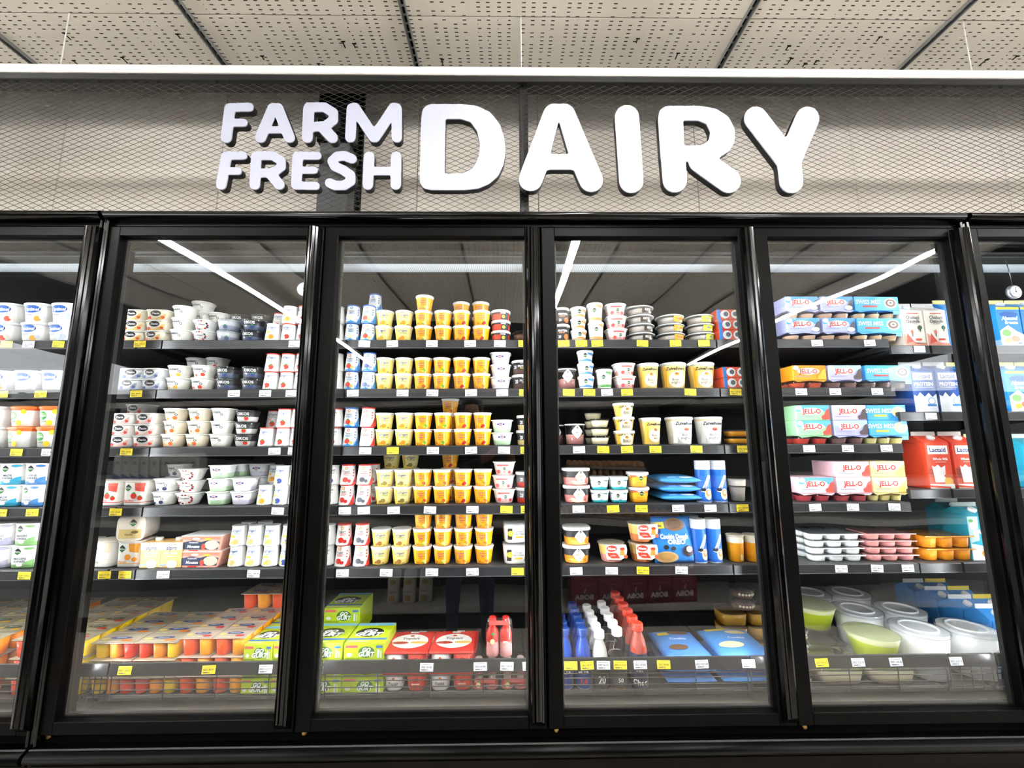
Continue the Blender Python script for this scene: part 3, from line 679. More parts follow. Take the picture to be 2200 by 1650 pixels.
def yop(key, dn, base, side, fruit, f2, foil, star):
    ops = [('p', [(-46, 0), (46, 0), (46, 26), (20, 12), (-6, 9), (-28, 14), (-46, 30)], base), ('p', [(18, 0), (46, 0), (46, 60), (34, 30)], side), ('t', -2, 47, 8, 'Yoplait', '#4a4a58', .2, .015, .75)]
    for i in range(5): a = math.pi / 2 + i * 2 * math.pi / 5; ops.append(('e', -2 + 4.4 * math.cos(a), 59 + 4.4 * math.sin(a), 2.1, 2.1, star))
    ops += [('r', -12, 38, 12, 40, side), ('r', -9, 34, 9, 35.5, side)] + berry(-4, 18, 9.5, fruit, fruit == '#e0392b') + [('e', 9, 13, 6, 6, f2)]
    ops += [('e', 22, v, 2.6, 2.6, side) for v in (52, 42, 32)]
    tub(key, 'yogurt_cup', 'yogurt cup', dn, .0225, .0290, .0705, bands=[(.05, '#f5f5f4'), (.94, '#f6f6f5'), (1, '#f6f6f4')], lid='foil', lidmat=foil, rim=1.12, ops=ops)
yop('yopA', 'blue-and-white tall cup with vanilla', '#2f9be0', '#2f86d0', '#f4ecd0', '#ffffff', '#2f6cc8', '#2f86d0'); yop('yopB', 'blue-and-white tall cup with strawberry', '#2f9be0', '#2f86d0', '#e0392b', '#f2b060', '#2f6cc8', '#e08a3c'); yop('yopC', 'blue-and-white tall cup with blueberry', '#3a90d8', '#2f86d0', '#56628e', '#8090b0', '#2f6cc8', '#2f86d0')
yop('yopD', 'red-and-white tall cup with raspberries', '#f4f0ee', '#d8352c', '#d8352c', '#c42a2a', '#d8352c', '#f09a30'); yop('yopE', 'red-and-white tall cup with dark berries', '#f4f0ee', '#d8352c', '#4a4f58', '#5c6068', '#d8352c', '#f09a30'); yop('yopF', 'red-and-white tall cup with vanilla', '#f4f0ee', '#d8352c', '#f0e2b0', '#f6eecb', '#d8352c', '#e05a30')
# yellow and orange cups
def yel(key, dn, fruit, body='#f8e07c', foil='foil'):
    tub(key, 'yogurt_cup', 'yogurt cup', dn, .0345, .0265, .0605, bands=[(.12, '#f3d45c'), (.3, body), (.86, '#faeaa0'), (1, '#f7f5ee')], lidmat=foil, ops=[
        ('r', -28, 0, -18, 52, '#f6cf4a'), ('t', 2, 42, 8, 'LaYogurt', '#2c57a8', .2, .02, .85), ('t', 4, 33, 5.5, 'Probiotic', '#6f9a48', .3, .015), ('r', -16, 25, -6, 26.2, '#b0a060'), ('r', -16, 22, -8, 23, '#b0a060')] + berry(2, 13, 8, fruit, False) + [('e', -8, 10, 5, 4.2, fruit), ('r', 14, 5, 20, 8, '#4f6ea8')])
yel('yelA', 'pale yellow yogurt cup with mango mark', '#f0962a'); yel('yelB', 'pale yellow yogurt cup with vanilla', '#8a7a3a', '#efe0a0'); yel('yelC', 'pale yellow yogurt cup with nut mark', '#a8703a')
def org(key, dn, fruit, leaf):
    tub(key, 'yogurt_cup', 'yogurt cup', dn, .0345, .0265, .0605, bands=[(.1, '#f29a10'), (.84, '#ffb30a'), (1, '#f7f5ee')], ops=[
        ('r', -29, 2, -22, 50, '#ffc93a'), ('r', 12, 2, 17, 50, '#ffe69a'), ('t', -3, 40, 6, 'Custard', '#a8387a', .35, .02), ('t', -2, 31, 6, 'Yogurt', '#a8387a', .35, .02), ('t', -3, 47, 3, 'original', '#7a4a20', 0, .01), ('r', -12, 22, 6, 23.5, '#9a6a18'), ('r', -19, 8, -10, 10, '#7a4a20'), ('r', -19, 12, -8, 13.2, '#b0701a')] + berry(9, 12, 6.5, fruit, False) + [('e', 4, 8, 4.2, 4, leaf)])
org('orgA', 'orange yogurt cup with pale fruit mark', '#f6e090', '#8ab03a'); org('orgB', 'orange yogurt cup with red berry', '#c22c2c', '#a82430'); org('orgC', 'orange yogurt cup with strawberry mark', '#e0452c', '#7aa83a'); org('orgD', 'orange yogurt cup with lime mark', '#6aa83a', '#d8c03a'); org('orgE', 'orange yogurt cup with peach mark', '#e8762a', '#f2a04a')
# low strained-yogurt tubs
def fage(key, dn, band, body='#f2f3f5'):
    tub(key, 'yogurt_tub', 'yogurt cup', dn, .0385, .031, .0465, bands=[(.36, band), (1, body)], e=3.2, lid='foil', lidmat='lid_white', rim=1.09, ops=[
        ('e', 0, 31, 9, 5.5, '#d8645a'), ('p', [(-13, 28), (13, 28), (15, 31), (13, 34), (-13, 34), (-15, 31)], '#2a3f78'), ('t', 0, 31, 4.2, 'FAGE', '#ffffff', 0, .02), ('t', 0, 22, 3.6, 'Total', '#4a5a80', 0, .01), ('r', 14, 12, 22, 19, '#c2c8d8')])
fage('fagG', 'white yogurt tub with green band', '#bfe0b8'); fage('fagL', 'white yogurt tub with lilac band', '#dcd8ea')
tub('fagR', 'yogurt_tub', 'yogurt cup', 'red and black tub with white lid', .0375, .034, .039, bands=[(.25, '#e2543c'), (.6, '#d8482f'), (1, '#2a2a30')], lid='cap', lidmat='lid_white', rim=1.05, ops=[('p', [(0, 2), (34, 2), (34, 34), (10, 34), (4, 20)], '#25262c'), ('e', 12, 13, 6.5, 6.5, '#f2c02c'), ('t', 10, 27, 5.5, 'YoGO', '#ffffff', 0, .02)])
def prot(key, dn, body, low, txt='PROTEIN'):
    tub(key, 'protein_tub', 'tub', dn, .038, .033, .0535, bands=[(.32, low), (1, body)], lid='cap', lidmat='lid_white', rim=1.05, ops=[('t', 8, 32, 8, txt, '#ffffff', 0, .03, .8), ('t', -23, 29, 13, '20', '#ffffff', 0, .03, .7), ('r', -2, 22, 20, 26, '#d9b25a'), ('r', -2, 42, 20, 44, '#e8e6e2')])
prot('proA', 'dark protein tub with white lettering', '#2b2a2c', '#5a3f3a'); prot('proB', 'black protein tub with cream base', '#1f1e1c', '#f0d890'); prot('proC', 'dark protein tub with red base', '#6e7276', '#c23a30')
tub('pinkbowl', 'quark_bowl', 'tub', 'white bowl with pink fruit', .041, .031, .049, bands=[(.35, '#f3c6c4'), (.7, '#f6eeec'), (1, '#f6f4f2')], e=2.6, lid='foil', lidmat='lid_white', rim=1.07, ops=[('r', -24, 34, 20, 40, '#dc6a64'), ('e', 4, 24, 6, 6, '#2f7a42'), ('t', 4, 24, 3, 'Melkan', '#ffffff', 0, .01), ('t', 4, 13, 4.5, 'Vla', '#c24a48', 0, .02), ('e', -18, 14, 6, 7, '#e0605a'), ('e', 22, 12, 5, 6, '#d84a48')])
tub('bigwhite', 'dessert_tub', 'tub', 'large white tub with yellow flower label', .048, .043, .066, body='#f5f4f0', e=4, asp=.85, lid='dome', lidmat='clear_lid', rim=1.06, stack=.073, ops=[('r', -36, 12, -20, 52, '#33302c'), ('e', -26, 34, 10, 10, '#f4c434'), ('e', -26, 34, 4, 4, '#f8e08a'), ('t', 6, 40, 6, 'COLAC', '#4a4a50', 0, .02), ('t', 6, 31, 6, 'PROTEIN', '#5a5a62', 0, .02), ('r', -8, 17, 20, 24, '#f2b23a'), ('p', [(26, 10), (40, 10), (40, 52), (34, 52)], '#2c2a28')])
tub('clearbowl', 'clear_bowl', 'bowl', 'clear ribbed bowl with brown dessert', .034, .024, .034, body='clear', lid='dome', lidmat='clear_lid', rim=1.05, fill=(.75, '#8a5f4a'))
# door 0 and tall square-round tubs
def opt(key, dn, c, col):
    tub(key, 'yogurt_tub', 'tub', dn, .050, .042, .074, body='#f4f3f1', e=3.0, lid='cap', lidmat='lid_milky', rim=1.04, ops=[('e', -4, 52, 32, 15, '#1f4fa0'), ('e', -4, 51, 30, 13, '#2660b8'), ('t', -4, 51, 12, 'Optimel', '#ffffff', .15, .03, .95), ('r', -32, 28, 0, 31, '#8a94a8'), ('r', -32, 23, -8, 25, '#b5bccb')] + berry(18, 15, 11, c, False) + [('e', 30, 22, 7, 9, col)])
opt('optA', 'white tub with blue oval and strawberry', '#e0563c', '#f2d8cc'); opt('optB', 'white tub with blue oval and peach', '#f2a63c', '#d8dce4'); opt('optC', 'white tub with blue oval, no fruit', '#d0d8ee', '#c0cae6')
tub('orangelid', 'quark_tub', 'tub', 'white tub with orange top band', .050, .043, .074, bands=[(.8, '#f5f4ef'), (1, '#f0752a')], e=3.0, lid='cap', lidmat='#f0762c', rim=1.04, ops=[('e', -22, 40, 16, 16, '#3f9a4a'), ('e', -22, 43, 15, 8, '#8cc080'), ('t', -22, 40, 7, 'Campina', '#ffffff', .1, .02, .8), ('e', 20, 56, 9, 9, '#f6c832')] + berry(4, 14, 11, '#f4c430', False) + [('t', -18, 20, 6, 'Kwark', '#4a8a50', 0, .02)])
def melktub(key, dn, accent, lines, h=.076, col2=None):
    tub(key, 'quark_tub', 'tub', dn, .043, .040, h, bands=[(.16, accent), (1, '#f5f5f3')], e=4.5, asp=.95, lid='foil', lidmat='lid_white', rim=1.05, ops=melk(-14, h * 1000 - 18, 12) + [('t', -4, h * 1000 - 42, 7, lines[0], '#3d5568', 0, .02), ('t', -4, h * 1000 - 52, 7, lines[1], '#3d5568', 0, .02), ('p', [(0, 14), (36, 12), (36, 30), (22, 26)], accent), ('e', 20, h * 1000 - 8, 16, 4, col2 or accent), ('e', -4, 12, 10, 5, '#ffffff')])
melktub('mkA', 'white tub with teal wave', '#3aa6cc', ('MILDE', 'KWARK')); melktub('mkB', 'white tub with blue wave', '#4a86c8', ('VOLLE', 'KWARK')); melktub('mkC', 'white tub with lilac flecks', '#c2bfd8', ('STRACCI', 'ATELLA')); melktub('mkD', 'white tub with green leaves', '#8cc078', ('MAGERE', 'KWARK'))
def fruittub(key, dn, accent, fruit, word, h=.089, leaf=True):
    tub(key, 'fruit_yogurt_tub', 'tub', dn, .043, .041, h, bands=[(.10, '#e9e9e6'), (.13, accent), (.9, '#f7f4ee'), (1, '#f4f3ef')], e=4.5, lid='foil', lidmat='#f0e6d8', rim=1.06, ops=melk(-18, h * 1000 - 24, 13) + [('p', [(8, 55), (36, 50), (38, 82), (4, 82)], accent)] + berry(4, 36, 11, fruit, leaf) + berry(26, 28, 8, fruit, leaf) + [('t', -12, 20, 8, word, accent if accent != '#efe3c6' else '#8a7a4a', 0, .02)])
fruittub('ftA', 'tall tub with strawberries and red flecks', '#e4574a', '#e23a2c', 'Aardbei'); fruittub('ftB', 'tall vanilla tub with cream label', '#efe3c6', '#f6ecd0', 'Vanille', .089, False); fruittub('ftC', 'tall peach tub with orange flecks', '#f5a63c', '#f2992c', 'Perzik', .089, False)
q = MB(); print_ops(q, [('r', -36, -36, 36, -4, '#e0c888')] + melk(6, 18, 13) + [('e', 14, -14, 12, 5, '#8a7440'), ('t', -4, -22, 7, 'Vanille', '#7a6a3a', .1, .02)], surf_top(PROTO['ftB']['h']))
PROTO['ftT'] = dict(PROTO['ftB'], desc='vanilla tub lying on its side', parts=PROTO['ftB']['parts'] + [('lid_print', q.plainmesh('lid_print'))])
# door 3 kinds
tub('darkpro', 'protein_cup', 'tub', 'dark protein cup with orange fruit', .031, .028, .064, bands=[(.2, '#35302e'), (1, '#2e3036')], lid='cap', lidmat='lid_white', rim=1.06, ops=[('t', 0, 40, 8, 'PROTEIN', '#ffffff', 0, .02, .8), ('r', -14, 30, 8, 33, '#e08a4a'), ('e', 14, 16, 10, 11, '#e8742a'), ('t', -12, 16, 10, '20', '#ffffff', 0, .02, .7), ('e', 20, 56, 4, 4, '#f0c890')])
def creme(key, dn, h, acc):
    tub(key, 'cream_cup', 'cup', dn, .031, .0255, h, bands=[(.14, '#f6f2ea'), (.2, acc), (1, '#f7f5f0')], lid='cap', lidmat='lid_white', rim=1.05, ops=[('p', [(6, h * 1000 - 14), (28, h * 1000 - 20), (30, h * 1000 - 8), (4, h * 1000 - 8)], acc), ('p', [(-28, 8), (28, 6), (28, 12), (0, 16)], acc)] + melk(-4, h * 620, 9) + [('t', 0, h * 330, 4.6, 'Crème Fraîche', '#a8702a', 0, .01, .8)])
creme('crmS', 'short white cup with orange leaves', .0425, '#f0a85a'); creme('crmT', 'tall white cup with orange leaves', .074, '#f0a85a'); creme('crmB', 'short white cup with blue leaves', .0475, '#4a9ad8'); creme('crmG', 'tall white cup with green leaves', .074, '#5aa85a')
tub('teal', 'quark_cup', 'cup', 'small white cup with teal leaves', .0335, .029, .0435, bands=[(.16, '#2aa6b0'), (1, '#f4f6f6')], e=3.2, lid='cap', lidmat='lid_milky', rim=1.06, ops=[('p', [(-30, 30), (-18, 38), (-26, 40)], '#2aa6b0'), ('p', [(2, 38), (24, 30), (26, 40)], '#35b0c0'), ('p', [(-6, 5), (10, 5), (6, 12), (-4, 10)], '#2aa6b0')] + melk(-6, 26, 8) + [('t', 2, 14, 4.5, 'Roomkaas', '#3a6a78', 0, .01)])
tub('orgcup', 'sauce_cup', 'cup', 'yellow-orange cup with green diamond', .0365, .030, .052, bands=[(.2, '#f5a81c'), (.72, '#f8c42c'), (1, '#f7f3ea')], e=2.6, lid='cap', lidmat='lid_milky', rim=1.10, ops=[('p', [(-30, 34), (-8, 40), (-24, 44), (-32, 44)], '#e8642a'), ('p', [(10, 40), (32, 32), (33, 42)], '#f0862a')] + melk(4, 33, 9) + [('t', 0, 18, 5, 'Kaassaus', '#d8622a', 0, .015)])
def rico(key, dn, lab, word, tcol):
    w = .052; parts = []
    b = MB().loft([(.044, 0), (.047, .003), (.052, .030, 'clear')], 'clear', 28); parts.append(('bowl', b, False))
    parts.append(('contents', MB().loft([(.042, .002), (.047, .022)], '#d8cfc4', 24), False))
    parts.append(('lid', MB().loft([(.052, .028), (.056, .0285), (.056, .031), (.050, .034), (.046, .035)], 'lid_milky', 28), False))
    p = MB(); print_ops(p, [('r', -6, 4, 44, 26, lab), ('t', 18, 17, 8, word, tcol, .15, .03), ('e', 30, 8, 8, 4, '#f2e6cc')], surf_round(.047, .052, .030)); parts.append(('label_print', p, True))
    proto(key, 'pudding_bowl', 'bowl', dn, parts, .036, .112, .0365)
rico('ricoA', 'clear pudding bowl with brown label', '#4a3a33', 'RICO', '#ffffff'); rico('ricoB', 'clear pudding bowl with orange label', '#f5a31c', 'Vanille', '#c22c1c'); rico('ricoC', 'clear pudding bowl with lime label', '#c2d42c', 'Mix', '#4a5a9a')
def boxitem(key, name, cat, dn, w, d, h, body, ops, extra=None, taper=0.0):
    b = MB(); hw, hd = w / 2, d / 2
    if taper: b.extrude([(-hw + taper, 0), (hw - taper, 0), (hw, h), (-hw, h)], 'y', -hd, hd, body)
    else: b.box(-hw, hw, -hd, hd, 0, h, body, .0015)
    p = MB(); print_ops(p, ops, surf_flat(-hd)); parts = [('box', b, False), ('label_print', p, True)] + (extra or [])
    proto(key, name, cat, dn, parts, h, d)
boxitem('eyes', 'snack_carton', 'carton', 'red carton with two round marks', .096, .08, .041, '#e2522e', [('r', -48, 0, -34, 41, '#2a7ac8'), ('e', -16, 21, 18, 17, '#eef0f4'), ('e', 26, 21, 18, 17, '#eef0f4'), ('e', -12, 22, 9.5, 9.5, '#5a5f68'), ('e', 24, 22, 9.5, 9.5, '#5a5f68')])
tub('cleartub', 'pudding_tub', 'tub', 'clear tub with white teardrop label', .037, .034, .078, body='clear', lid='foil', lidmat='lid_white', rim=1.06, fill=(.5, '#a8706a'), ops=[('d', 3, 50, 22, 26, '#f4f4f4')] + melk(3, 64, 5) + [('t', 3, 46, 5.5, 'PRO', '#3a3a40', 0, .03), ('t', 3, 38, 4.5, '20g', '#3a5a9a', 0, .02)])
def beaker(key, dn, rt, rb, h, word2, body='#f7d880', lab='#fbf0cf', fruit='#d8a23a', bands=None):
    tub(key, 'yogurt_pail' if rt > .045 else 'yogurt_beaker', 'tub', dn, rt, rb, h, bands=bands or [(.86, body), (1, '#f0e0a8')], lid='cap', lidmat='lid_milky', rim=1.04, ops=[('r', -rt * 900, h * 60, -rt * 560, h * 820, '#f2b832' if body == '#f7d880' else '#e4e2dc'), ('t', 3, h * 780, rt * 240, 'Zuivelhoeve', '#22242a', .2, .03, .9), ('e', 5, h * 360, rt * 640, rt * 640, lab), ('e', 5, h * 560, rt * 200, rt * 110, fruit), ('e', 3, h * 590, rt * 120, rt * 80, '#b86a2c'), ('t', 5, h * 360, rt * 200, "Boer'n", '#6a6a66', 0, .01), ('t', 5, h * 250, rt * 200, word2, '#6a6a66', 0, .01)])
beaker('bkA', 'yellow tapered beaker of custard', .041, .031, .098, 'vla'); beaker('bkB', 'large yellow pail of yogurt', .049, .040, .101, 'yoghurt'); beaker('bkS', 'small yellow beaker with round label', .039, .031, .050, 'dessert')
beaker('bkC', 'yellow tapered beaker with almond mark', .040, .031, .099, 'duo', fruit='#a8703a'); beaker('bkW', 'large white pail with berry mark', .050, .041, .102, 'yoghurt', '#f1f0ec', '#fbfaf6', '#c23a34')
tub('clearcream', 'cream_dessert_bowl', 'bowl', 'clear ribbed bowl with cream dessert', .037, .029, .031, body='clear', lid='foil', lidmat='clear_lid', rim=1.05, fill=(.85, '#f2e6c0'))
tub('shallow', 'dessert_tray', 'tub', 'shallow clear tub of orange pudding', .041, .036, .026, body='clear', e=4, lid='foil', lidmat='clear_lid', rim=1.06, fill=(.8, '#f5a81c'))
def rectpro(key, dn, col):
    tub(key, 'protein_pudding_tub', 'tub', dn, .048, .042, .060, bands=[(.45, col), (1, '#2c2c30')], e=3.4, asp=.85, lid='cap', lidmat='lid_white', rim=1.06, ops=[('p', [(-40, 8), (-20, 20), (10, 12), (38, 24), (38, 6), (0, 2)], '#f0c0b0' if col == '#e0807a' else '#f6c060'), ('d', 8, 31, 22, 25, '#f6f6f4')] + melk(8, 47, 5) + [('t', 8, 31, 7, 'PRO', '#e08a4a', 0, .03), ('t', 9, 21, 5, '20g', '#2f5aa0', 0, .02)])
rectpro('rpA', 'black protein tub with pink swirl', '#e0807a'); rectpro('rpB', 'black protein tub with orange swirl', '#f0962a')
def mold(key, dn, low):
    b = MB().loft([(.034, 0, low), (.037, .004, low), (.041, .028, low), (.046, .060, '#f6d27a'), (.050, .064, '#f6ead0')], low, 60, flute=.035, flute_n=12)
    parts = [('body', b, False), ('lid', MB().loft([(.050, .063), (.053, .064), (.053, .067)], 'clear_lid', 30, 3), False)]
    p = MB(); S = surf_flat(-.0525, 0, -.06); print_ops(p, [('p', [(-30, 16), (-34, 40), (-34, 66), (40, 68), (44, 50), (40, 24), (20, 14)], '#fbeee2'), ('e', -12, 54, 19, 11, '#e0402c'), ('t', -12, 54, 9, 'Menu', '#ffffff', .2, .03), ('p', [(-28, 40), (6, 38), (18, 20), (-12, 20), (-26, 30)], '#e24a34'), ('p', [(16, 30), (34, 30), (32, 50), (19, 50)], '#f2a04a'), ('e', 26, 53, 9, 5, '#d8442c'), ('e', 38, 26, 7, 7, '#e86a4a'), ('t', -8, 30, 4, 'pudding', '#ffffff', 0, .01)], S); parts.append(('label_print', p, True))
    proto(key, 'pudding_mold', 'tub', dn, parts, .0685, .106, .070)
mold('mldA', 'fluted pudding cup with pink base', '#f0a8a0'); mold('mldB', 'fluted pudding cup with orange base', '#f0955a')
def tube_item(key, dn):
    r, h = .0275, .152; b = MB().loft([(r * .97, 0, '#e8e8ea'), (r, .003, '#e8e8ea'), (r, .012, '#1f57a8'), (r, h * .78, '#2268c4'), (r, h - .003, '#dfe3ea'), (r * .96, h, '#eef0f2')], '#2268c4', 24)
    p = MB(); print_ops(p, [('p', [(-18, 40), (-6, 36), (22, 96), (10, 100)], '#f2f4f8'), ('t', 4, 66, 9, 'ROLLS', '#1c4f9e', .1, .03, 1, 1.1), ('e', 8, 30, 14, 20, '#e8c89a'), ('e', 8, 34, 9, 12, '#b87a42'), ('e', 8, 36, 5, 7, '#f4e8d0'), ('e', -10, 46, 9, 6, '#2a2c34'), ('r', -14, 126, 14, 128, '#a8b0bc')], surf_round(r, r, h)); proto(key, 'dough_tube', 'tube', dn, [('tube', b, False), ('label_print', p, True)], h, 2 * r)
tube_item('tube', 'tall blue dough tube with rolls picture')
def bag_mb(w, d, t, col, n=14, puff=.6, crimp=True):
    mb = MB(); g = []
    for i in range(n + 1):
        for j in range(n + 1):
            u, v = i / n * 2 - 1, j / n * 2 - 1; z = t / 2 * ((1 - abs(u) ** 3.2) ** .6 if abs(u) < 1 else 0) * ((1 - abs(v) ** 3.0) ** .55 if abs(v) < 1 else 0)
            z += t * .02 * math.sin(7 * u + 3 * v) * (1 - u * u) * (1 - v * v); g.append((u * w / 2, v * d / 2, z))
    fs = [(i * (n + 1) + j, (i + 1) * (n + 1) + j, (i + 1) * (n + 1) + j + 1, i * (n + 1) + j + 1) for i in range(n) for j in range(n)]
    mb.add(g, fs, col, True); mb.add([(x, y, -z) for x, y, z in g], [f[::-1] for f in fs], col, True)
    return mb, lambda u, v: (t / 2 * max(0, (1 - abs(2 * u / w) ** 3.2)) ** .6 * max(0, (1 - abs(2 * v / d) ** 3)) ** .55)
def bagflat(key, dn, w, d, t, col, ops):
    b, zf = bag_mb(w, d, t, col); b.v = [(x, y, z + t * .53) for x, y, z in b.v]
    p = MB(); print_ops(p, ops, lambda u, v, eps: (u, v, t * .53 + zf(u, v) + eps + .0012)); proto(key, 'dough_bag', 'bag', dn, [('bag', b, False), ('label_print', p, True)], t, d, t * 1.05)
bagflat('bagA', 'light blue cookie dough bag lying flat', .158, .19, .030, '#3f9ae0', [('e', 20, -78, 26, 8, '#f4f6fa'), ('r', -50, -84, -20, -70, '#8cc4f0')])
bagflat('bagB', 'blue cookie dough bag with brown cookies', .17, .20, .034, '#4f8fd8', [('r', -60, 40, -20, 64, '#f2d83a'), ('e', 20, 60, 40, 18, '#6a4a34'), ('t', 0, 10, 14, 'Cookie', '#e8f0fa', 0, .03), ('e', -20, -48, 34, 16, '#7a583e')])
bagflat('bagC', 'blue cookie dough bag with pale cookies', .19, .20, .036, '#4f9ae4', [('r', -70, 60, 0, 84, '#f2d83a'), ('e', 30, 46, 38, 16, '#e8d4a0'), ('t', 10, 0, 14, 'Cookie', '#e8f0fa', 0, .03), ('e', -30, -46, 44, 20, '#ecdcae')])
b, zf = bag_mb(.152, .160, .03, '#2a86dc'); b.v = [(x, -z - .0 + y * .18, y + .080) for x, y, z in b.v]
p = MB(); print_ops(p, [('e', 6, 52, 38, 22, '#8a6a4a'), ('e', 6, 54, 28, 15, '#6b4f36'), ('p', [(-76, 58), (-34, 62), (-32, 40), (-76, 36)], '#f4da34'), ('t', -54, 49, 8, 'Bake', '#222222', 0, .03), ('t', 0, 12, 15, 'Cookie Dough', '#ffffff', 0, .05, .8), ('t', 6, -6, 15, 'OREO', '#ffffff', 0, .05, 1.1), ('e', 46, -38, 21, 19, '#2c2a2e'), ('e', 52, -32, 12, 10, '#f0f0f0'), ('e', -34, -58, 42, 20, '#c8a470'), ('e', -34, -56, 32, 14, '#b08850'), ('e', -34, -24, 10, 8, '#2c2a2e'), ('e', -8, -28, 9, 7, '#3a3436'), ('e', -60, 30, 12, 9, '#1d3f86')],
                    lambda u, v, eps: (u, v * .18 - zf(u, v) - eps - .0015, v + .080)); proto('bagS', 'dough_bag', 'bag', 'bright blue cookie dough bag standing upright', [('bag', b, False), ('label_print', p, True)], .16, .05)
tub('clearcup', 'latte_cup', 'cup', 'clear cup with cream top', .031, .024, .082, bands=[(.7, 'clear'), (1, '#f4ece0')], lid='foil', lidmat='clear_lid', rim=1.08, fill=(.65, '#cfc6b8'))
tub('yelcup', 'mango_cup', 'cup', 'tall cup of orange mango dessert', .030, .025, .092, bands=[(.72, '#fba91c'), (1, '#f8f0dc')], lid='foil', lidmat='#f4ead0', rim=1.05, ops=[('r', 6, 8, 14, 28, '#f2e0b0')])
# cartons
def carton(key, dn, w, h, body, ops, cap='#f4f4f4', fin='#f2f2f2', low=None):
    hw, hb, hg = w / 2, h - .036, h - .010; b = MB().box(-hw, hw, -hw, hw, 0, hb, body, .001)
    b.add([(-hw, -hw, hb), (hw, -hw, hb), (hw, hw, hb), (-hw, hw, hb), (-hw, -.003, hg), (hw, -.003, hg), (hw, .003, hg), (-hw, .003, hg)], [(0, 1, 5, 4), (2, 3, 7, 6), (1, 2, 6, 5), (3, 0, 4, 7)], body)
    f = MB().box(-hw, hw, -.002, .002, hg - .002, h + .006, fin, .0008)
    cp = MB().loft([(.013, 0), (.013, .010), (.0115, .012)], cap, 16); sl = math.atan2(hg - hb, hw)
    cp.v = [(x, y * math.cos(sl) - z * math.sin(sl) - hw * .52, y * math.sin(sl) + z * math.cos(sl) + hb + (hg - hb) * .48) for x, y, z in cp.v]
    p = MB(); print_ops(p, ops, surf_flat(-hw)); proto(key, 'drink_carton', 'carton', dn, [('carton', b, False), ('top_fin', f, False), ('screw_cap', cp, False), ('label_print', p, True)], h, w)
carton('oat', 'white drink carton with red picture', .087, .180, '#f3ede2', [('r', -20, 130, 26, 134, '#d8584a'), ('t', 2, 116, 13, 'Chobani', '#3a3a3c', 0, .02, .85), ('t', 2, 100, 13, 'Oatmilk', '#3a3a3c', 0, .02, .9), ('r', -14, 88, 18, 90, '#b0a898'), ('p', [(-43, 0), (43, 0), (43, 12), (10, 8), (-43, 52)], '#e2907c'), ('p', [(-36, 8), (-6, 20), (-28, 52)], '#d8442c'), ('e', 26, 74, 8, 9, '#2c5a4a'), ('r', 24, 58, 28, 66, '#2c3a34'), ('e', -8, 56, 5, 9, '#c85a48'), ('r', -10, 38, -6, 50, '#3a5a48'), ('r', 2, 22, 26, 30, '#d8442c')])
carton('lacB', 'dark blue milk carton', .088, .196, '#1f4f9c', [('r', -37, 124, 37, 152, '#f6f6f6'), ('t', 0, 138, 15, 'Lactaid', '#1f4f9c', 0, .02, .95), ('t', 0, 108, 13, 'PROTEIN', '#ffffff', 0, .03, .95), ('r', -34, 94, 34, 97, '#c8d4ec'), ('p', [(-43, 0), (43, 0), (43, 70), (28, 56), (14, 74), (-2, 58), (-18, 76), (-30, 60), (-43, 66)], '#eef3fa'), ('e', 22, 42, 14, 14, '#7ab0e0'), ('e', 22, 42, 11, 11, '#eef3fa'), ('r', 4, 22, 38, 30, '#3a86d0')])
carton('lacR', 'red whole milk carton', .093, .205, '#e2482c', [('r', -38, 126, 38, 158, '#f8f4f0'), ('t', 0, 142, 16, 'Lactaid', '#27408a', 0, .02, .95), ('t', 6, 108, 9, 'Whole Milk', '#ffffff', 0, .02, .9), ('r', -14, 96, 26, 98, '#f6c8b8'), ('r', -46, 40, -20, 72, '#9a3a2a'), ('p', [(-24, 22), (14, 22), (20, 84), (4, 76), (-8, 88), (-20, 78), (-30, 84)], '#f4f2f0'), ('e', 26, 24, 16, 18, '#e8b23a'), ('r', -46, 0, 46, 16, '#f4efe8'), ('p', [(-46, 12), (-46, 4), (30, 0), (30, 6)], '#e2583a'), ('e', 26, 46, 16, 6, '#d86a4a')], cap='#f4f4f4', fin='#f0e4e0')
carton('alm', 'blue almond drink carton', .093, .195, '#2a8ad8', [('r', -46, 148, 46, 158, '#f4d838'), ('e', 0, 128, 36, 12, '#1f5fb0'), ('t', 2, 112, 15, 'Almond', '#ffffff', .15, .04, .9), ('t', 6, 95, 13, 'Breeze', '#ffffff', .15, .03), ('p', [(-46, 0), (46, 0), (46, 46), (20, 60), (-10, 84), (-46, 60)], '#e6eef2'), ('e', -20, 52, 18, 14, '#8cc078'), ('e', 12, 28, 18, 12, '#c8763a'), ('e', -18, 22, 13, 10, '#f0c04a'), ('r', 18, 6, 34, 14, '#5a7ab0')], fin='#f4ec9a')
carton('almT', 'teal almond drink carton with blossoms', .093, .195, '#2aa0b8', [('p', [(-46, 60), (-10, 70), (-6, 155), (-46, 155)], '#bcdcea'), ('t', 16, 100, 15, 'Almond', '#ffffff', .15, .04, .8), ('e', -28, 122, 12, 14, '#f6f8f4'), ('e', -20, 92, 10, 12, '#f6f8f4'), ('e', -34, 140, 9, 6, '#4f9a4a'), ('p', [(-46, 0), (46, 0), (46, 40), (-46, 60)], '#e6eef0'), ('e', 10, 24, 20, 14, '#e08a3a')], fin='#d8e8e0')
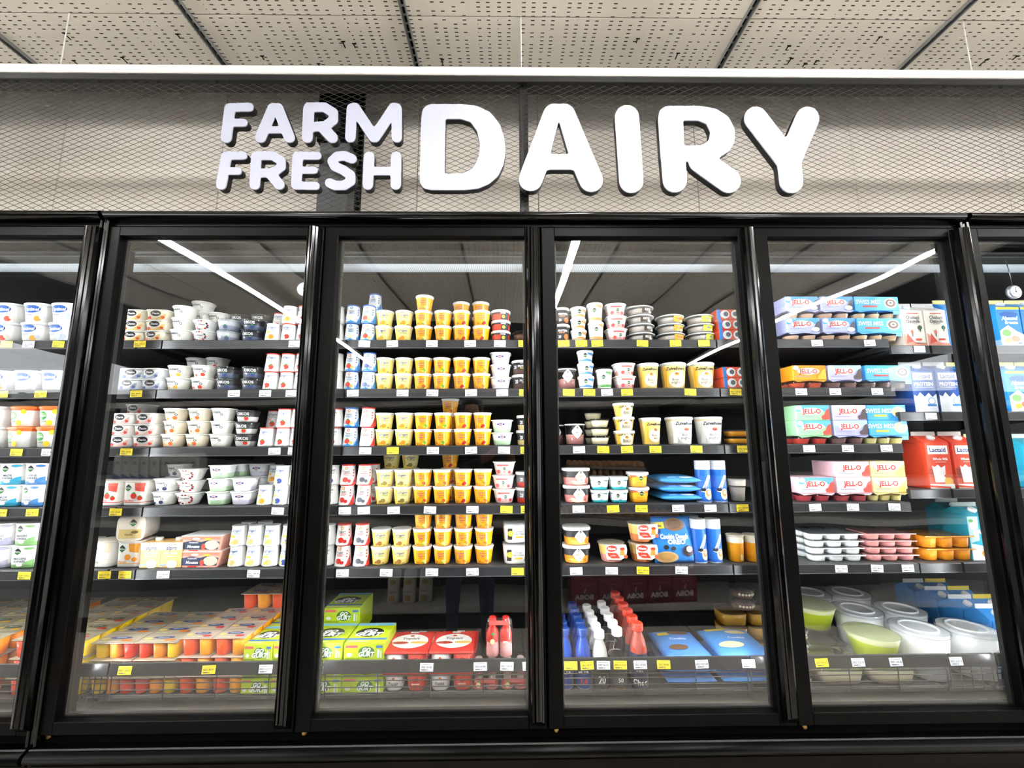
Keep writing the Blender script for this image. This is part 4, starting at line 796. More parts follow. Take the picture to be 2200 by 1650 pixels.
boxitem('alpro', 'dessert_carton', 'carton', 'cream dessert carton with screw cap', .072, .066, .086, '#f2bf78', [('r', -36, 60, 36, 86, '#f6efe2'), ('t', 0, 68, 13, 'alpro', '#2b3f66', 0, .02, .95), ('e', 10, 79, 4, 2, '#8ab04a'), ('r', -22, 46, 22, 54, '#f6e6cc'), ('t', 0, 50, 6.5, 'DESSERT', '#e8973a', 0, .01), ('r', -20, 38, 16, 41, '#f8ecd4'), ('e', 6, 12, 18, 15, '#f7ecd2'), ('p', [(-36, 4), (-10, 10), (-10, 14), (-36, 12)], '#9fb0c0')], [('screw_cap', MB().loft([(.012, .086), (.012, .096), (.0105, .098)], 'lid_white', 16), False)])
pr = PROTO['alpro']
b = MB(); b.extrude([(-.060, .0), (.060, .0), (.072, .052), (-.072, .052)], 'y', -.045, .045, '#f3b2a0')
p = MB(); print_ops(p, [('p', [(-62, 6), (62, 6), (68, 32), (30, 40), (0, 32), (-30, 38), (-68, 30)], '#33405c'), ('p', [(-70, 50), (70, 50), (68, 40), (20, 44), (-20, 36), (-67, 40)], '#f0907c'), ('t', -26, 17, 10, 'Mousse', '#ffffff', .2, .03), ('t', -26, 30, 5, 'YOGHURT', '#ffffff', 0, .02), ('e', -18, 43, 14, 4, '#f8e4dc'), ('e', 40, 22, 26, 16, '#f4d8c4'), ('e', 10, 16, 8, 10, '#e0563c'), ('e', 26, 42, 12, 4, '#f2c63a'), ('r', -40, 1, -8, 5, '#e0453a')], surf_flat(-.045)); t = MB().box(-.073, .073, -.047, .047, .052, .054, 'lid_white', .001)
proto('mousse', 'mousse_twin_pack', 'carton', 'salmon and navy mousse twin pack', [('sleeve', b, False), ('lid', t, False), ('label_print', p, True)], .054, .094)
# sleeved gelatin packs: cups under a card sleeve
def jello(key, dn, w, sleeve, top, cupc, word, wcol, motif, ncup, low=True, cream=False):
    hs = .058; zs = .030 if low else 0.0; h = zs + hs; hw = w / 2; d = .12
    s = MB().box(-hw, hw, -d / 2, d / 2, zs, h, sleeve, .002); parts = [('card_sleeve', s, False)]
    if low:
        c = MB(); cw = w / ncup
        for i in range(ncup):
            for j in range(2):
                q = MB().loft([(cw * .34, 0, cupc), (cw * .36, .003, cupc), (cw * .45, .020, cupc), (cw * .46, zs + .002, 'clear_lid')], cupc, 16); q.v = [(x + -hw + cw * (i + .5), y - d / 2 + .034 + .055 * j, z) for x, y, z in q.v]
                m = MB(); c.v += q.v and []; off = len(c.v); c.v += q.v
                for f, mi, sm in zip(q.f, q.m, q.sm): c.f.append(tuple(off + a for a in f)); c.m.append(c.slot(q.names[mi])); c.sm.append(sm)
        parts.append(('pudding_cups', c, False))
    W = w * 1000; ops = [('r', -W / 2, 34, W / 2, 58, top)] if top != sleeve else []
    if low: ops.append(('p', [(-W / 2, 0), (-W / 2 + 14, -7), (-W / 6, 0), (W / 6, 0), (W / 2 - 14, -7), (W / 2, 0)], sleeve))
    if word == 'JELL-O':
        ops += [('e', -4, 35, 44, 13, '#fdf3ee'), ('t', -4, 35, 17, word, wcol, 0, .035, .98), ('e', -W / 2 + 12, 48, 11, 9, '#e8f2fc'), ('r', -W / 2 + 8, 14, 0, 16, '#8c94b8'), ('p', [(W / 2 - 34, 4), (W / 2 - 2, 4), (W / 2 - 2, 46), (W / 2 - 14, 40)], motif), ('e', W / 2 - 20, 12, 15, 9, '#f4ece4' if cream else motif)]
    else:
        ops += [('t', -W * .2, 36, 16, word, '#ffffff', .1, .015, .9), ('r', -W * .34, 14, -2, 21, '#b23a34' if motif != '#f6e08a' else '#f2c83a'), ('e', W * .30, 31, 27, 21, '#f2ead6'), ('e', W * .30, 31, 21, 16, motif), ('e', W * .30, 32, 12, 9, '#f2ead6'), ('e', W * .30, 32, 6, 4, motif), ('r', W / 2 - 30, -16, W / 2 - 6, 0, '#5ab0ec')]
    p = MB(); print_ops(p, ops, surf_flat(-d / 2, zs)); parts.append(('label_print', p, True))
    proto(key, 'gelatin_pack' if word == 'JELL-O' else 'pudding_pack', 'pudding pack', dn, parts, h, d)
R_ = '#e0352c'
jello('jlB', 'lilac and blue sleeved dessert pack', .130, '#aab0dc', '#4f9ae0', '#c8a890', 'JELL-O', R_, '#4a4a52', 2, True, True); jello('jlO', 'orange sleeved gelatin pack', .130, '#f59a1c', '#f58a14', '#b84a30', 'JELL-O', R_, '#f7b23a', 2)
jello('jlL', 'lilac sleeved dessert pack', .130, '#b4b4e2', '#a9c8ee', '#7a5a58', 'JELL-O', R_, '#55484a', 2); jello('jlL2', 'lilac dessert pack without visible cups', .130, '#c4bce4', '#d2cdea', '#7a5a58', 'JELL-O', R_, '#55484a', 2, False)
jello('jlG', 'green and blue sleeved gelatin pack', .130, '#a4dca8', '#62b4e6', '#b83a32', 'JELL-O', R_, '#d8584a', 2); jello('jlG2', 'green gelatin pack without visible cups', .130, '#a4dca8', '#62b4e6', '#b83a32', 'JELL-O', R_, '#d8584a', 2, False)
jello('jlS', 'pink and blue sleeved gelatin pack', .130, '#f6c8d4', '#58a8e2', '#a83a44', 'JELL-O', R_, '#e2564a', 2); jello('jlP', 'pink sleeved gelatin pack', .130, '#f6ccd6', '#f6ccd6', '#a8444c', 'JELL-O', R_, '#e2564a', 2); jello('jlP2', 'pink gelatin pack without visible cups', .130, '#f6ccd6', '#f6ccd6', '#a8444c', 'JELL-O', R_, '#e2564a', 2, False)
jello('jlY', 'yellow sleeved pudding pack', .128, '#f8e49a', '#f6e4a8', '#f2e69a', 'JELL-O', R_, '#ecd070', 3); jello('jlY2', 'yellow pudding pack without visible cups', .128, '#f8e49a', '#f6e4a8', '#f2e69a', 'JELL-O', R_, '#ecd070', 2, False)
jello('smC', 'sky blue pudding pack with brown swirl', .180, '#46a6ec', '#46a6ec', '#d2b490', 'SWISS MISS', R_, '#5a4030', 3); jello('smK', 'sky blue pudding pack with dark chocolate', .180, '#46a6ec', '#46a6ec', '#6a5a58', 'SWISS MISS', R_, '#4a3a34', 3)
jello('smV', 'sky blue pudding pack with vanilla spoon', .152, '#46a6ec', '#46a6ec', '#f2e69a', 'SWISS MISS', R_, '#f6e08a', 3); jello('smV2', 'sky blue vanilla pack without visible cups', .152, '#46a6ec', '#46a6ec', '#f2e69a', 'SWISS MISS', R_, '#f6e08a', 3, False)
# moulded trays of three cups
def tray(key, dn, w, h, col, lidm='clear_lid'):
    parts = []; cw = w / 3; d = .13
    for i in range(3):
        q = MB()
        for j in range(2):
            q.loft([(cw * .34, 0), (cw * .40, .003), (cw * .46, h - .005)], col, 18, e=2.6, cx=-w / 2 + cw * (i + .5), cy=-d / 2 + .034 + .06 * j)
        parts.append(('cup', q, False))
    parts.append(('lid_sheet', MB().box(-w / 2, w / 2, -d / 2, d / 2, h - .005, h - .003, lidm, .0008), False)); parts.append(('rim', MB().box(-w / 2, w / 2, -d / 2, -d / 2 + .003, h - .008, h - .004, col, .0008), False))
    proto(key, 'gelatin_cup_tray', 'dessert tray', dn, parts, h - .003, d)
tray('trW', 'tray of three white dessert cups', .196, .0275, '#eeF1f1'); tray('trP', 'tray of three pink dessert cups', .180, .0275, '#f2a8a4'); tray('trO', 'tray of three orange dessert cups', .188, .047, '#fba21c')
# ============================================================ PLACING THE PRODUCTS
ITEMS = []
DOORN = ['far left door', 'first full door', 'second full door', 'third full door', 'fourth full door', 'far right door']
FRONT = .167
def place(key, X, Y, z, rz=0.0, tier=0, stack=None, row='', where='', tilt=None):
    P = PROTO[key]; root = empty(P['name'], (X, Y, z), rz)
    if tilt: root.rotation_euler = tilt
    for n, me in P['parts']:
        o = bpy.data.objects.new(n, me); COL.objects.link(o); o.parent = root
    xg = CAM[0] + (X - CAM[0]) * (-CAM[1]) / (Y - CAM[1]); dn = DOORN[max(0, min(5, int(math.floor((xg + .05) / .76)) + 1))]
    root['category'] = P['cat']
    ITEMS.append(dict(o=root, desc=P['desc'], X=X, tier=tier, stack=stack if stack is not None else round(X, 3), row=row, where=where, door=dn))
    return root
def zs_of(sh): return FZ[int(sh[1])] if isinstance(sh, str) else SZ[sh]
def wh_of(sh): return (['top', 'second', 'third', 'lowest'][int(sh[1])] + ' carton shelf') if isinstance(sh, str) else NTH[sh] + ' shelf'
def put(keys, px, sh, tiers=1, dy=0.0, yaw=.16, jit=.0015, start=0):
    """pile of tiers products whose middle stands in picture column px on shelf sh; dy: how far behind the front row"""
    if isinstance(keys, str): keys = [keys]
    z0 = zs_of(sh); P = PROTO[keys[0]]; Y = FRONT + P['d'] / 2 + dy; z = z0 + .0005; X = x_at(px, Y, z0 + P['h'] / 2); sid = round(X, 3)
    for t in range(tiers):
        P = PROTO[keys[t % len(keys)]]
        place(keys[t % len(keys)], X + (random.uniform(-jit, jit) if t else 0), Y + (random.uniform(0, jit) if t else 0), z, random.uniform(-yaw, yaw), t, sid, 'rear ' if dy > .05 else '', wh_of(sh))
        z += P['stack'] + .0004
def many(lst, sh):
    for a in lst: put(a[0], a[1], sh, *a[2:])
B = .088   # second row
# --- far left door
many([(['optA', 'optA'], -33, 2), ('optA', 27, 2), (['optB', 'optB'], 90, 2), ('optC', 148, 2)], 0)
many([('optB', 15, 1), ('optC', 76, 1), ('optC', 133, 1), ('optA', -45, 1)], 1)
many([('optB', 2, 2), (['orangelid'], 63, 2), (['orangelid'], 124, 2), ('optB', -58, 2)], 2)
many([('mkA', -20, 2), ('mkA', 36, 2), ('mkB', 90, 2), ('mkA', -76, 2)], 3)
many([('mkC', -40, 2), ('mkC', 14, 2), ('mkD', 70, 2)], 4)
# --- first full door
many([('danioa', 247, 3), ('danioa', 296, 3), ('danioa', 345, 3), ('choA', 393, 3), ('choA', 430, 4, B), ('choA', 468, 3, B), ('ringA', 442, 2), ('oikC', 491, 2), ('oikA', 544, 2), ('oikA', 516, 3, B), ('oikA', 558, 3, B), (['layD', 'layB'], 588, 1), ('layB', 600, 2, B), (['layB', 'layD'], 622, 2), ('layB', 654, 2)], 0)
many([('daniob', 246, 2), ('daniob', 293, 2), ('daniob', 340, 2), ('choB', 385, 2), ('choC', 437, 2), ('choB', 420, 3, B), ('choC', 463, 3, B), ('oikA', 490, 2), ('oikA', 543, 2), (['layB', 'layA'], 584, 2), (['layA', 'layA'], 617, 2), ('layA', 649, 2)], 1)
many([('danioc', 226, 3), ('danioc', 273, 3), ('danioc', 322, 3), ('danioc', 298, 4, B), ('choD', 375, 3), ('choD', 426, 3), ('choA', 477, 3), ('oikB', 529, 3), ('layA', 574, 1), ('layA', 588, 2, B), ('layA', 610, 2), ('layA', 641, 2)], 2)
many([('ftC', 199, 1), ('ftA', 255, 1), ('ftA', 307, 1), ('choE', 357, 2), ('choE', 381, 3, B), ('ringB', 409, 3), ('fagG', 474, 3), ('fagL', 525, 2), ('fagG', 512, 3, B), ('fagL', 556, 3, B), ('layD', 572, 1), ('layD', 590, 2, B), ('layC', 606, 2), ('layC', 638, 2)], 3)
many([('ftB', 181, 1), ('ftB', 237, 1), ('ftC', 294.5, 1), ('alpro', 340, 1, 0, .03), ('alpro', 383, 1, 0, .03), ('mousse', 449, 2, 0, .04), ('layE', 511, 2), ('layE', 547, 2), ('layE', 583, 2), ('layC', 620, 2), ('layE', 530, 2, .07), ('layE', 566, 2, .07)], 4)
# tub lying on its side on top of the others
zt = SZ[4] + PROTO['ftB']['h'] + .002; X = x_at(286, .18, zt + .045) - .012
o = place('ftT', X, .258, zt + .0445, 0, 5, 'lying', 'toppled ', 'fifth shelf', tilt=(math.radians(90), 0, math.radians(9)))
# --- second full door
many([('layC', 723, 2), (['yopA', 'yopA'], 757, 2), ('yopB', 791, 2), ('yopA', 803, 3, .07), ('yopA', 824, 2, .07), ('yelA', 825, 2), ('yelA', 867, 2), ('orgA', 910, 3), ('orgA', 952, 2), ('orgB', 992, 2), ('orgB', 990, 3, .078), ('orgB', 1034, 2), ('orgB', 1032, 3, .078), ('fagR', 1076, 3), ('clearbowl', 1120, 1)], 0)
many([('layC', 721, 2), (['yopB', 'yopB'], 756, 2), ('yopC', 792, 2), ('yelA', 826, 2), ('yelA', 867, 2), (['orgC', 'orgD'], 908, 2), ('orgD', 949, 2), ('orgB', 992, 2), ('orgE', 1034, 2), ('fagL', 1075, 3), ('proA', 1121, 2)], 1)
many([('layA', 719, 2), ('yopB', 754, 2), ('yopF', 790, 2), ('yelA', 826, 2), ('yelA', 868, 2), ('orgD', 909, 2), ('orgD', 951, 2), ('orgB', 994, 2), ('orgB', 1037, 2), ('orgE', 966, 3, .078), ('yelB', 870, 2, .078), ('fagG', 1079, 2), ('proB', 1131, 2)], 2)
many([('layC', 711, 2), ('yopD', 746, 2), ('yopE', 782, 2), ('yopD', 800, 2, .066), (['yelB', 'yelB', 'yelB'], 826, 2), ('yelB', 840, 3, .078), ('yelB', 865, 2), ('yelB', 880, 3, .078), ('orgC', 907, 2), ('orgC', 950, 2), ('orgB', 994, 2), ('orgE', 1037, 2), ('orgB', 966, 3, .078), ('pinkbowl', 1083, 3), ('proC', 1130, 2)], 3)
many([('layC', 702, 2), ('yopD', 738, 2), ('yopE', 777, 2), ('yelC', 818, 2), ('yelC', 862, 2), ('orgA', 907, 3), ('orgA', 951, 3), ('orgE', 995, 3), ('orgE', 1040, 3), ('bigwhite', 1108, 2)], 4)
# --- third full door
many([('darkpro', 1207, 2), ('crmS', 1243, 3), ('crmT', 1280, 2), ('pinkbowl', 1323, 3), ('ricoA', 1376, 4), ('ricoA', 1368, 5, .115), ('ricoB', 1440, 3), ('ricoC', 1504, 3), ('eyes', 1559, 3, 0, .03)], 0)
many([('cleartub', 1217, 1), ('crmB', 1259, 3), ('crmG', 1298, 1), ('pinkbowl', 1341, 2), ('bkA', 1392, 1), ('bkB', 1446, 1), ('bkB', 1506, 1), ('eyes', 1569, 2, 0, .04)], 1)
many([('cleartub', 1191, 1, B), ('cleartub', 1235, 1), ('clearcream', 1289, 3), ('clearcream', 1276, 4, .08), ('bkS', 1341, 3), ('bkC', 1397, 1), ('bkW', 1459, 1), ('bkW', 1522, 1), ('shallow', 1582, 2)], 2)
many([('rpA', 1238, 2), ('teal', 1288, 2), ('teal', 1328, 2), ('orgcup', 1371, 2), ('bagA', 1446, 3, 0, .05), ('tube', 1510, 1), ('tube', 1543, 1), ('clearcup', 1584, 1)], 3)
many([('rpB', 1238, 2), ('mldA', 1313, 1, 0, .08), ('mldB', 1379, 2, 0, .08), ('bagS', 1445, 1, 0, .04), ('tube', 1500, 1), ('tube', 1532, 1), ('tube', 1486, 1, .07), ('yelcup', 1580, 1), ('yelcup', 1616, 1)], 4)
# --- fourth full door
many([('jlB', 1705, 2, 0, .03), ('jlB', 1778, 2, 0, .03), ('smC', 1862, 2, 0, .03)], 0)
many([('jlO', 1716, 1, 0, .03), ('jlL', 1790, 1, 0, .03), ('smK', 1880, 1, 0, .03)], 1)
many([(['jlG', 'jlG2'], 1726, 2, 0, .03), (['jlL', 'jlL2'], 1802, 2, 0, .03), (['smV', 'smV2'], 1880, 2, 0, .03)], 2)
many([('jlS', 1731, 1, 0, .03), (['jlP', 'jlP2'], 1809, 2, 0, .03), (['jlY', 'jlY2'], 1883, 2, 0, .03)], 3)
many([('trW', 1775, 4, 0, .02), ('trP', 1890, 4, 0, .02), ('trO', 2006, 2, 0, .02)], 4)
many([('oat', 1938, 1, 0, .03), ('oat', 1987, 1, 0, .03), ('alm', 2035, 1, 0, .03), ('alm', 2139, 1, 0, .03), ('alm', 2191, 1, 0, .03)], 'F0')
many([('lacB', 1961, 1, 0, .03), ('lacB', 2012, 1, 0, .03), ('alm', 2065, 1, 0, .03), ('alm', 2160, 1, 0, .03), ('alm', 2214, 1, 0, .03)], 'F1')
many([('lacR', 1990, 1, 0, .03), ('lacR', 2047, 1, 0, .03), ('alm', 2104, 1, 0, .03), ('almT', 2200, 1, 0, .03)], 'F2')
many([('almT', 2078, 1, .01, .03), ('alm', 2135, 1, .01, .03), ('almT', 2040, 1, .12, .03)], 'F3')

# ============================================================ THE BOTTOM DECK
DZ = .515; DY = .112
plain('wire', '#5a5550', .35, .6)
for i, (x0, x1) in enumerate(((-1.352, -.657), (-.655, -.054), (-.046, .043), (.047, .740), (.744, 1.448), (1.452, 2.156), (2.160, 2.830), (2.834, 2.986), (2.994, 3.55))):
    xm, w = (x0 + x1) / 2, (x1 - x0) / 2; nm = ['outer bay at far left', 'inner bay of far left door', 'narrow bay beside first full door', 'first full door', 'second full door', 'third full door', 'fourth full door', 'narrow bay, fourth full door', 'last bay at right'][i]
    s = empty('deck_basket', (xm, DY, DZ), label=f'low wire basket with price rail on the deck, {nm}', category='wire basket', group='wire baskets on the bottom deck')
    obj('floor_grid', MB().box(-w, w, -.004, .62, -.012, -.001, 'shelf_grey', .001), s)
    obj('price_rail', MB().extrude([(-.022, .072), (-.018, .070), (-.012, .108), (-.016, .112), (-.020, .110)], 'x', -w + .001, w - .001, 'price_rail'), s)
    for z in (.010, .026, .046, .060): obj('wire', MB().tube([(-w + .002, -.012, z), (w - .002, -.012, z)], .0016, 'wire', 5), s)
    for k in range(5):
        x = -w + .004 + (2 * w - .008) * k / 4; obj('upright_wire', MB().tube([(x, -.013, -.006), (x, -.013, .09)], .0016, 'wire', 5), s)
    for px, c in ((270, 'y'), (450, 'y'), (572, 'w'), (917, 'w'), (1032, 'w'), (1089, 'w'), (1137, 'w'), (1226, 'y'), (1261, 'y'), (1296, 'w'), (1332, 'y'), (1375, 'w'), (1425, 'y'), (1507, 'w'), (1607, 'w'), (1764, 'y'), (1842, 'w'), (1923, 'w'), (2052, 'w')):
        X = x_at(px, DY - .02, DZ + .092)
        if x0 <= X <= x1: add_tag(s, X - xm, -.0225, .090, c, math.radians(-8))
def pack(key, dn, w, d, h, nx, ny, cols, lidcol='#a89c88', ink='#2c3f6e', fruit='#d8702a'):
    parts = []; cw, cdp = w / nx, d / ny
    for i in range(nx):
        for j in range(ny):
            q = MB().loft([(cw * .33, 0), (cw * .38, .004), (cw * .455, h - .003)], cols[i % len(cols)], 16, 3.0, min(1.15, cdp / cw), -w / 2 + cw * (i + .5), -d / 2 + cdp * (j + .5)); parts.append(('pot', q, False))
    parts.append(('lid_sheet', MB().box(-w / 2, w / 2, -d / 2, d / 2, h - .003, h, lidcol, .0008), False))
    p = MB(); W, D = w * 1000, d * 1000; ops = []
    for j in range(2):
        y = -D / 4 + j * D / 2; ops += [('e', 0, y + D * .05, W * .26, D * .07, ink), ('r', -W * .42, y - D * .19, W * .3, y - D * .12, '#c8b898'), ('e', W * .24, y - D * .10, W * .14, D * .06, fruit), ('e', -W * .34, y - D * .02, W * .1, D * .06, '#e8c86a'), ('t', 0, y + D * .05, D * .06, 'Danone', '#dfe6f2', .1, .02)]
    ops += [('r', -W / 2, -.8, W / 2, .8, '#a89c88')]
    print_ops(p, ops, surf_top(h), .0003); parts.append(('label_print', p, True)); proto(key, 'yogurt_multipack', 'multipack', dn, parts, h, d, h + .0006)
pack('mpA', 'six-pot yogurt multipack, yellow to red', .140, .125, .054, 3, 2, ['#ffd21c', '#fb9a14', '#e8321c']); pack('mpB', 'six-pot yogurt multipack, red to yellow', .140, .125, .054, 3, 2, ['#f0411c', '#fb9a14', '#ffd21c'])
pack('mpC', 'four-pot multipack, red and orange', .108, .125, .058, 2, 2, ['#f2551c', '#fba416'], '#b8a494', fruit='#c83a3a'); pack('mpD', 'yellow four-pot multipack', .125, .125, .058, 2, 2, ['#ffd814', '#ffd814'], '#9c917a', '#5a4a2c', '#c23a2c'); pack('mpE', 'red four-pot multipack', .125, .125, .058, 2, 2, ['#f0441c', '#e8301c'], '#9c917a', '#5a4a2c', '#d8902a')
pack('mpF', 'orange four-pot multipack', .110, .125, .058, 2, 2, ['#e8401c', '#fb9214'], '#a09680', '#4a5a2c', '#d8a02a')
def deck(key, X, Y=None, z=DZ, tier=0, row='', rz=0.0, sid=None, tilt=None): return place(key, X, (DY + PROTO[key]['d'] / 2) if Y is None else Y, z + .0006, rz + random.uniform(-.012, .012), tier, sid, row, 'bottom deck', tilt)
def yrow(key, r, gap=.003): return DY + PROTO[key]['d'] * (r + .5) + gap * r
ROWN = ['', 'second-row ', 'third-row ', 'fourth-row ', 'fifth-row ', 'sixth-row ']
def block(keys, xs, rows, layers, front_only_below=True, base=DZ, y0=0.0):
    for xi, x in enumerate(xs):
        k = keys[xi % len(keys)]; ph = PROTO[k]['stack']
        for r in range(rows):
            for l in range(layers):
                if front_only_below and r > 0 and l < layers - 2: continue
                deck(k, x, yrow(k, r) + y0, base + l * ph, l, ROWN[r], sid=x)
block(['mpF'], [-.865, -.752, -.640, -.528, -.415], 3, 3)
block(['mpE', 'mpD'], [-.245, -.117], 3, 3)
block(['mpA', 'mpB'], [.027, .171], 2, 3)
block(['mpC'], [.302, .413], 2, 3)
deck('mpC', .352, yrow('mpC', 2) - .02, DZ + .117, 4, 'third-row '); deck('mpC', .463, yrow('mpC', 2) - .02, DZ + .117, 4, 'third-row ')
deck('mpC', .352, yrow('mpC', 2) - .02, DZ + .0585, 3, 'third-row '); deck('mpC', .463, yrow('mpC', 2) - .02, DZ + .0585, 3, 'third-row ')
deck('mpC', .352, yrow('mpC', 2) - .02, DZ, 2, 'third-row '); deck('mpC', .463, yrow('mpC', 2) - .02, DZ, 2, 'third-row ')
deck('mpC', .352, yrow('mpC', 2) - .02, DZ + .1755, 5, 'third-row '); deck('mpC', .463, yrow('mpC', 2) - .02, DZ + .1755, 5, 'third-row ')
def gob(key, dn, w, d, h):
    b = MB().box(-w / 2, w / 2, -d / 2, d / 2, 0, h, '#c2d81e', .0015); W, D, Hh = w * 1000, d * 1000, h * 1000
    p = MB(); print_ops(p, [('r', -W / 2 + 3, 0, -W * .1, Hh * .1, '#8fb010'), ('e', W * .06, Hh * .45, W * .2, Hh * .34, '#3f7a1e'), ('t', W * .06, Hh * .58, Hh * .24, 'GO', '#ffffff', .2, .05), ('t', W * .06, Hh * .32, Hh * .26, 'GURT', '#ffffff', .2, .05), ('r', -W * .46, Hh * .72, -W * .16, Hh * .86, '#e85a6a'), ('r', W * .3, Hh * .70, W * .46, Hh * .84, '#3a7ac8'), ('e', -W * .36, Hh * .3, W * .07, Hh * .12, '#f2f2ea'), ('r', W * .33, Hh * .1, W * .38, Hh * .6, '#e6f0fa'), ('r', W * .40, Hh * .1, W * .44, Hh * .52, '#e6f0b8')], surf_flat(-d / 2), .0003)
    print_ops(p, [('r', -W / 2, D * .34, W / 2, D * .48, '#8fd0ee'), ('r', -W / 2, -D * .36, W / 2, -D * .28, '#3f7ac0'), ('e', -W * .04, 0, W * .36, D * .22, '#1f2a1c'), ('t', -W * .04, D * .06, D * .13, 'GO', '#ffffff', .3, .06), ('t', -W * .04, -D * .1, D * .15, 'GURT', '#ffffff', .3, .06), ('r', -W * .45, -D * .47, W * .1, -D * .40, '#e8f08a')], surf_top(h), .0003)
    proto(key, 'yogurt_tube_box', 'carton', dn, [('box', b, False), ('label_print', p, True)], h, d, h + .0006)
gob('gobS', 'small lime green yogurt tube box', .095, .135, .0515); gob('gobL', 'wide lime green yogurt tube box', .135, .155, .0515)
block(['gobS'], [.515], 2, 3); block(['gobS'], [.6125], 1, 3); deck('gobL', .728, None, DZ, 0, sid=.728); deck('gobL', .728, None, DZ + .0522, 1, sid=.728); deck('gobL', .728, None, DZ + .1044, 2, sid=.728)
block(['gobL'], [.868], 1, 3); deck('gobL', .728, yrow('gobL', 1), DZ + .1044 + .0522, 3, 'second-row ', sid=.73); deck('gobL', .728, yrow('gobL', 1), DZ + .1044, 2, 'second-row ', sid=.73)
# four-packs of red pots with a printed card
w, d, h = .150, .150, .062; parts = []
for i in range(2):
    for j in range(2):
        q = MB().loft([(.026, 0), (.029, .004), (.034, h - .008)], ('#f2efec' if i == 0 else '#e2402c'), 20, 3, 1, -.037 + .074 * i, -.037 + .074 * j); parts.append(('pot', q, False))
parts.append(('card', MB().box(-w / 2, w / 2, -d / 2, d / 2, h - .008, h, '#d83228', .003), False)); p = MB()
print_ops(p, [('e', 0, 4, 64, 52, '#f4f0ea'), ('t', 0, 22, 15, 'Yoplait', '#4a4a4a', .2, .02), ('e', -32, -10, 30, 10, '#b8482f'), ('e', 34, -8, 30, 9, '#e8bc5a'), ('r', -12, 62, 18, 74, '#f4f0ea'), ('e', 0, 40, 8, 6, '#e0602c')], surf_top(h), .0003)
print_ops(p, [('t', -37, 26, 11, 'Yoplait', '#4a4a52', .2, .02, .7), ('e', -37, 40, 5, 5, '#e8702c'), ('r', 24, 22, 50, 26, '#f4d0c8'), ('e', 37, 36, 9, 7, '#b82a22')], surf_flat(-.071)); parts.append(('label_print', p, True))
proto('ypk', 'yogurt_fourpack', 'multipack', 'red card four-pack of yogurt pots', parts, h, d, h + .0006)
for x in (1.005, 1.160):
    for l in range(2): deck('ypk', x, None, DZ + l * .0626, l, sid=x)
    deck('ypk', x, yrow('ypk', 1), DZ, 0, 'second-row ', sid=x)
# bottle twin pack in clear wrap, and small packs
def bottle_mb(mb, r, h, col, cap, cx=0, cy=0, n=18, neck=.42, caph=.02, band=None, top=None):
    zb = h - caph; mb.loft([(r * .9, 0), (r, .004), (r, zb * .30), (r * .93, zb * .36), (r, zb * .46, band or col), (r, zb * .66, top or col), (r * .80, zb * .80, top or col), (r * neck, zb * .93, top or col), (r * neck, zb, top or col)], col, n, cx=cx, cy=cy)
    mb.loft([(r * (neck + .14), zb), (r * (neck + .16), zb + .002), (r * (neck + .16), h - .003), (r * (neck + .06), h)], cap, n, cx=cx, cy=cy)
for kk, dn, w_, hh, cols in (('twin', 'two red drink bottles in clear wrap', .094, .128, ('#f0a8a4', '#d8382c')), ('sixp', 'flat pack of small red drink bottles', .094, .05, ('#e88a84', '#d84a40'))):
    parts = []
    for i in range(2):
        q = MB(); bottle_mb(q, .0215, hh - .006, cols[0], '#d8332a' if kk == 'twin' else '#e8d8d0', -.0225 + .045 * i, 0, top=cols[1]); parts.append(('bottle', q, False))
    parts.append(('wrap', MB().loft([(.040, 0), (.046, .006), (.047, hh * .8), (.042, hh - .002)], 'clear', 24, 4, .58), False)); p = MB(); print_ops(p, [('r', -34, hh * 1000 - 22, 34, hh * 1000 - 8, '#e0605a'), ('e', -20, hh * 600, 6, 5, '#4f9a4a'), ('e', -22, hh * 420, 8, 8, '#f2d0a0'), ('r', 14, hh * 400, 30, hh * 430, '#f6e6e2')], surf_flat(-.0285)); parts.append(('label_print', p, True))
    proto(kk, 'drink_bottle_pack', 'bottle pack', dn, parts, hh, .058, hh + .0006)
for x in (1.275, 1.372):
    for l in range(2): deck('sixp', x, None, DZ + l * .0506, l, sid=x)
deck('twin', 1.322, None, DZ + .1014, 2, sid=1.322)
boxitem('redbox', 'drink_box', 'carton', 'red drink carton with fruit picture', .085, .10, .055, '#d8483c', [('e', 0, 20, 30, 13, '#f0c05a'), ('e', -14, 42, 18, 8, '#5aa050'), ('r', -30, 46, 20, 52, '#f6e6da'), ('e', 22, 30, 10, 10, '#e87a3c')])
for l in range(3): deck('redbox', 1.475, None, DZ + l * .0556, l, sid=1.475)
